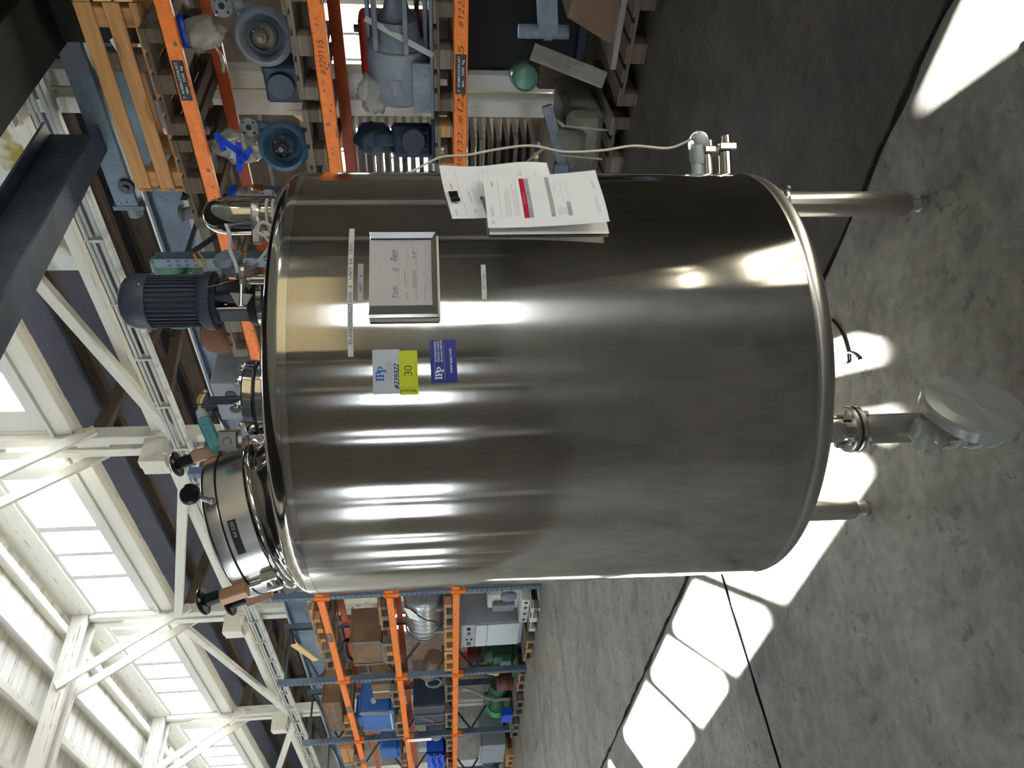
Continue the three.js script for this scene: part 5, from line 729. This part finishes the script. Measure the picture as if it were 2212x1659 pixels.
// bottom corner sensor: two valves in a clamp bar and a small transmitter
{
  const st = mesh('sample_valve', [rod(V3(0.59, 0.606, -0.1), V3(0.735, 0.612, -0.1), 0.021, 28), rod(V3(0.585, 0.553, -0.08), V3(0.738, 0.556, -0.08), 0.023, 28), T(disc(0.05, 0.012, 36), 0.622, 0.61, -0.1, 0, 0, PI / 2), T(disc(0.034, 0.01, 36), 0.63, 0.645, -0.1, 0, 0, PI / 2), rod(V3(0.765, 0.6, -0.1), V3(0.785, 0.601, -0.1), 0.013, 24), rod(V3(0.765, 0.549, -0.08), V3(0.795, 0.55, -0.08), 0.0155, 24)], M.polished, tank);
  mesh('clamp_bar', [span(0.738, 0.762, 0.572, 0.626, -0.125, -0.07, 0.004), span(0.742, 0.767, 0.522, 0.582, -0.108, -0.05, 0.004)], M.steel, st);
  mesh('sensor_body', [rod(V3(0.63, 0.645, -0.1), V3(0.668, 0.646, -0.1), 0.026, 28), rod(V3(0.668, 0.646, -0.1), V3(0.705, 0.645, -0.1), 0.018, 28), T(lathe([[0, -0.02], [0.02, -0.02], [0.026, 0], [0.026, 0.05], [0, 0.05]], 28), 0.725, 0.643, -0.1, 0, 0, -PI / 2)], M.lightGrey, tank);
  mesh('sensor_lid', T(disc(0.041, 0.03, 40, 0.01), 0.777, 0.635, -0.105, 0.5, 0, 0.15), M.film, tank); mesh('sensor_gland', dirTo(lathe([[0.012, -0.03], [0.021, -0.02], [0.022, 0], [0.01, 0.024], [0, 0.024]], 20), [0.35, 0.6, 0.7]).translate(0.782, 0.648, -0.085), M.lightGrey, tank);
  const pts = [[0.79, 0.66, -0.07], [0.777, 0.686, -0.09], [0.763, 0.742, -0.11], [0.773, 0.854, -0.12], [0.757, 0.965, -0.12], [0.752, 1.09, -0.12], [0.771, 1.198, -0.12], [0.76, 1.307, -0.12], [0.739, 1.414, -0.12], [0.734, 1.49, -0.12], [0.713, 1.543, -0.12], [0.682, 1.596, -0.11], [0.652, 1.66, -0.06], [0.634, 1.75, -0.01], [0.630, 1.82, 0.02], [0.628, 1.885, 0.03], [0.606, 1.925, 0.035], [0.575, 1.95, 0.04]];
  for (let i = 0; i <= 46; i++) { const a = 0.5 + i / 46 * 2 * PI * 3.6; pts.push([0.508 + Math.sin(a) * 0.0535, 1.972 + i / 46 * 0.066, Math.cos(a) * 0.0535]); }
  pts.push([0.47, 2.0, 0.08], [0.445, 1.99, 0.1], [0.432, 2.02, 0.12], [0.45, 2.045, 0.11], [0.47, 2.02, 0.12], [0.44, 1.985, 0.14], [0.40, 2.0, 0.13], [0.37, 2.03, 0.11], [0.355, 2.048, 0.1]);
  mesh('sensor_cable', tube(pts, 0.0043, 420, 8), M.cable, tank, 'thin beige sensor cable hanging down the right side'); mesh('wire_tail', tube([[0.44, 2.03, 0.11], [0.42, 2.01, 0.13], [0.395, 1.995, 0.14]], 0.003, 10, 6), M.tie, tank);
}
// ---------------------------------------------------------------- papers on the tank
tank.updateMatrixWorld(true);
const onTank = (name, label, cat) => { const t = thing(name, label, cat, tank.position.toArray(), tank.rotation.y); return t; };
const scan = (c, x, y, w, n, col = '#8d8d8d', lh = 11) => { c.fillStyle = col; for (let i = 0; i < n; i++) { let q = x; const e = x + w * (0.6 + 0.4 * hash(i, x | 0, y | 0)); while (q < e) { const k = 8 + 26 * hash(q | 0, i, y | 0); c.fillRect(q, y + i * lh, k, 4); q += k + 6; } } };
const sobi = (c, x, y) => { c.fillStyle = '#d98a2c'; c.beginPath(); c.ellipse(x, y - 8, 9, 13, 0.4, 0, 7); c.fill(); c.fillStyle = '#4a4a4a'; c.font = '44px sans-serif'; c.fillText('sobi', x + 14, y + 6); };
{
  const t1 = onTank('paper_sheet', 'white form sheet at the back, its right corner sticking out past the tank', 'paper sheet');
  const b1 = (u, v) => 0.002 + 0.13 * Math.max(0, u - 0.45) ** 2 + 0.004 * Math.sin(v * 7);
  mesh('sheet', patch(50.3, 1.352, 0.21, 0.297, 7.5, 0.002, b1), labelMat(1000, 1414, (c, w, h) => {
    c.fillStyle = '#f3f2ef'; c.fillRect(0, 0, w, h); sobi(c, 640, 110); c.fillStyle = '#9a9a9a'; c.fillRect(60, 190, 860, 3); scan(c, 60, 60, 120, 3); scan(c, 300, 90, 150, 3); c.fillStyle = '#222'; c.font = 'bold 34px sans-serif'; scan(c, 120, 300, 60, 2, '#333'); scan(c, 330, 290, 280, 2, '#333', 16); scan(c, 280, 350, 560, 6, '#8d8d8d', 22);
    c.strokeStyle = '#a5a5a5'; c.lineWidth = 2; c.strokeRect(520, 480, 400, 200); c.strokeRect(520, 540, 400, 70); scan(c, 560, 500, 200, 2); c.fillStyle = '#9a9a9a'; c.fillRect(520, 780, 400, 2); scan(c, 560, 730, 240, 3); scan(c, 600, 1000, 300, 3, '#555'); c.fillRect(520, 980, 330, 2); scan(c, 520, 1200, 380, 4, '#a8a8a8'); }), t1);
  const t2 = onTank('paper_sheet', 'white form sheet with a red bar taped on the front of the other sheet', 'paper sheet');
  mesh('sheet', patch(44.3, 1.2505, 0.212, 0.299, 0, 0.014, (u, v) => 0.006 + 0.02 * (1 - v) ** 2 + 0.016 * Math.max(0, u - 0.6) ** 2 * 4), labelMat(1000, 1414, (c, w, h) => {
    c.fillStyle = '#f8f7f5'; c.fillRect(0, 0, w, h); sobi(c, 800, 110); c.fillStyle = '#9a9a9a'; c.fillRect(150, 170, 790, 3); scan(c, 60, 50, 60, 4); scan(c, 190, 50, 220, 4); scan(c, 180, 240, 760, 3, '#7c7c7c', 24); scan(c, 180, 340, 740, 3, '#7c7c7c', 24);
    c.fillStyle = '#c01a33'; c.fillRect(150, 440, 800, 62); c.fillStyle = '#f0e4e4'; c.font = 'italic bold 40px sans-serif'; scan(c, 400, 462, 380, 2, '#f4d8dc', 14); c.fillStyle = '#b2b2b2'; c.fillRect(150, 503, 800, 52); scan(c, 160, 516, 200, 2, '#555', 14); scan(c, 560, 516, 140, 2, '#555', 14); c.fillStyle = '#c6c6c6'; c.fillRect(540, 556, 3, 200);
    c.fillStyle = '#b2b2b2'; c.fillRect(150, 760, 800, 52); scan(c, 160, 775, 60, 2, '#444', 14); scan(c, 600, 850, 160, 1, '#777'); scan(c, 180, 850, 160, 6, '#8d8d8d', 20); c.fillStyle = '#bcbcbc'; c.fillRect(150, 960, 260, 52); scan(c, 160, 975, 180, 2, '#333', 14); c.strokeStyle = '#aaa'; c.lineWidth = 2; c.strokeRect(420, 940, 420, 60); scan(c, 160, 1300, 330, 3, '#9a9a9a', 18); scan(c, 620, 1320, 280, 2, '#9a9a9a', 18); }), t2);
  mesh('under_sheet', patch(43.6, 1.2475, 0.212, 0.299, 0.4, 0.006), M.paper, t2);
  const t3 = onTank('tape_strip', 'piece of shiny black tape holding the top of the back paper sheet', 'tape'); mesh('tape', patch(47.6, 1.477, 0.052, 0.023, 8, 0.0105, (u, v) => 0.002 * Math.sin(u * 9)), std({ color: 0x121418, roughness: 0.25 }), t3);
}
// ---------------------------------------------------------------- on the floor
{
  const t = thing('wrapped_disc', 'round lid wrapped in clear plastic film tied to the front tank leg', 'disc', tank.localToWorld(V3(-0.105, 0, 0.615)).toArray(), tank.rotation.y);
  const pose = (g) => dirTo(g, [0.83, 0.047, 0.587]).translate(0, 0.21, 0);
  mesh('lid', pose(lathe([[0, 0.012], [0.108, 0.012], [0.112, 0.008], [0.112, -0.014], [0, -0.014]], 48)), M.dirty, t);
  const wr = lathe([[0, 0.017], [0.08, 0.018], [0.113, 0.016], [0.119, 0.008], [0.119, -0.015], [0.112, -0.021], [0, -0.02]], 90), q = wr.attributes.position;
  for (let i = 0; i < q.count; i++) { const x = q.getX(i), y = q.getY(i), z = q.getZ(i), k = 0.004 * (n3(x * 40, y * 40, z * 14 + 3) - 0.5) + 0.003 * Math.sin(x * 60 + z * 25); q.setXYZ(i, x * (1 + k * 4), y + k * 0.7 * Math.sign(y), z * (1 + k * 4)); } wr.computeVertexNormals();
  mesh('film', pose(wr), M.film, t);
  const band = (y, s) => { const g = new THREE.TorusGeometry(0.047 * s, 0.011, 8, 30); g.scale(1, 1, 1.4); return T(g, -0.05, y, -0.095, PI / 2 + 0.2, 0, 0.15); };
  mesh('film_band', [band(0.2, 1.1), band(0.14, 1.15), band(0.09, 1.1)], M.film, t);
  mesh('foil_fold', T(lump(0.045, 1.2, 1.0, 0.6, 0.3, 3, 71), -0.065, 0.30, -0.04), M.film, t);
}

{
  const t = thing('dark_fork_line', 'thin dark forked line on the floor behind the tank', 'wire', [-1.92, 0, -1.97]);  // thin black tubes forming a fork flat on the floor
  mesh('stem', tube([[0.0, 0.006, -0.1], [0.012, 0.006, -0.02], [-0.012, 0.006, 0.068]], 0.005, 16, 8), M.black, t);
  mesh('fork', tube([[-0.06, 0.006, 0.075], [-0.035, 0.006, 0.09], [-0.012, 0.006, 0.07], [0.012, 0.006, 0.1], [0.025, 0.006, 0.137]], 0.005, 20, 8), M.black, t);
}

renderer.render(scene, camera);
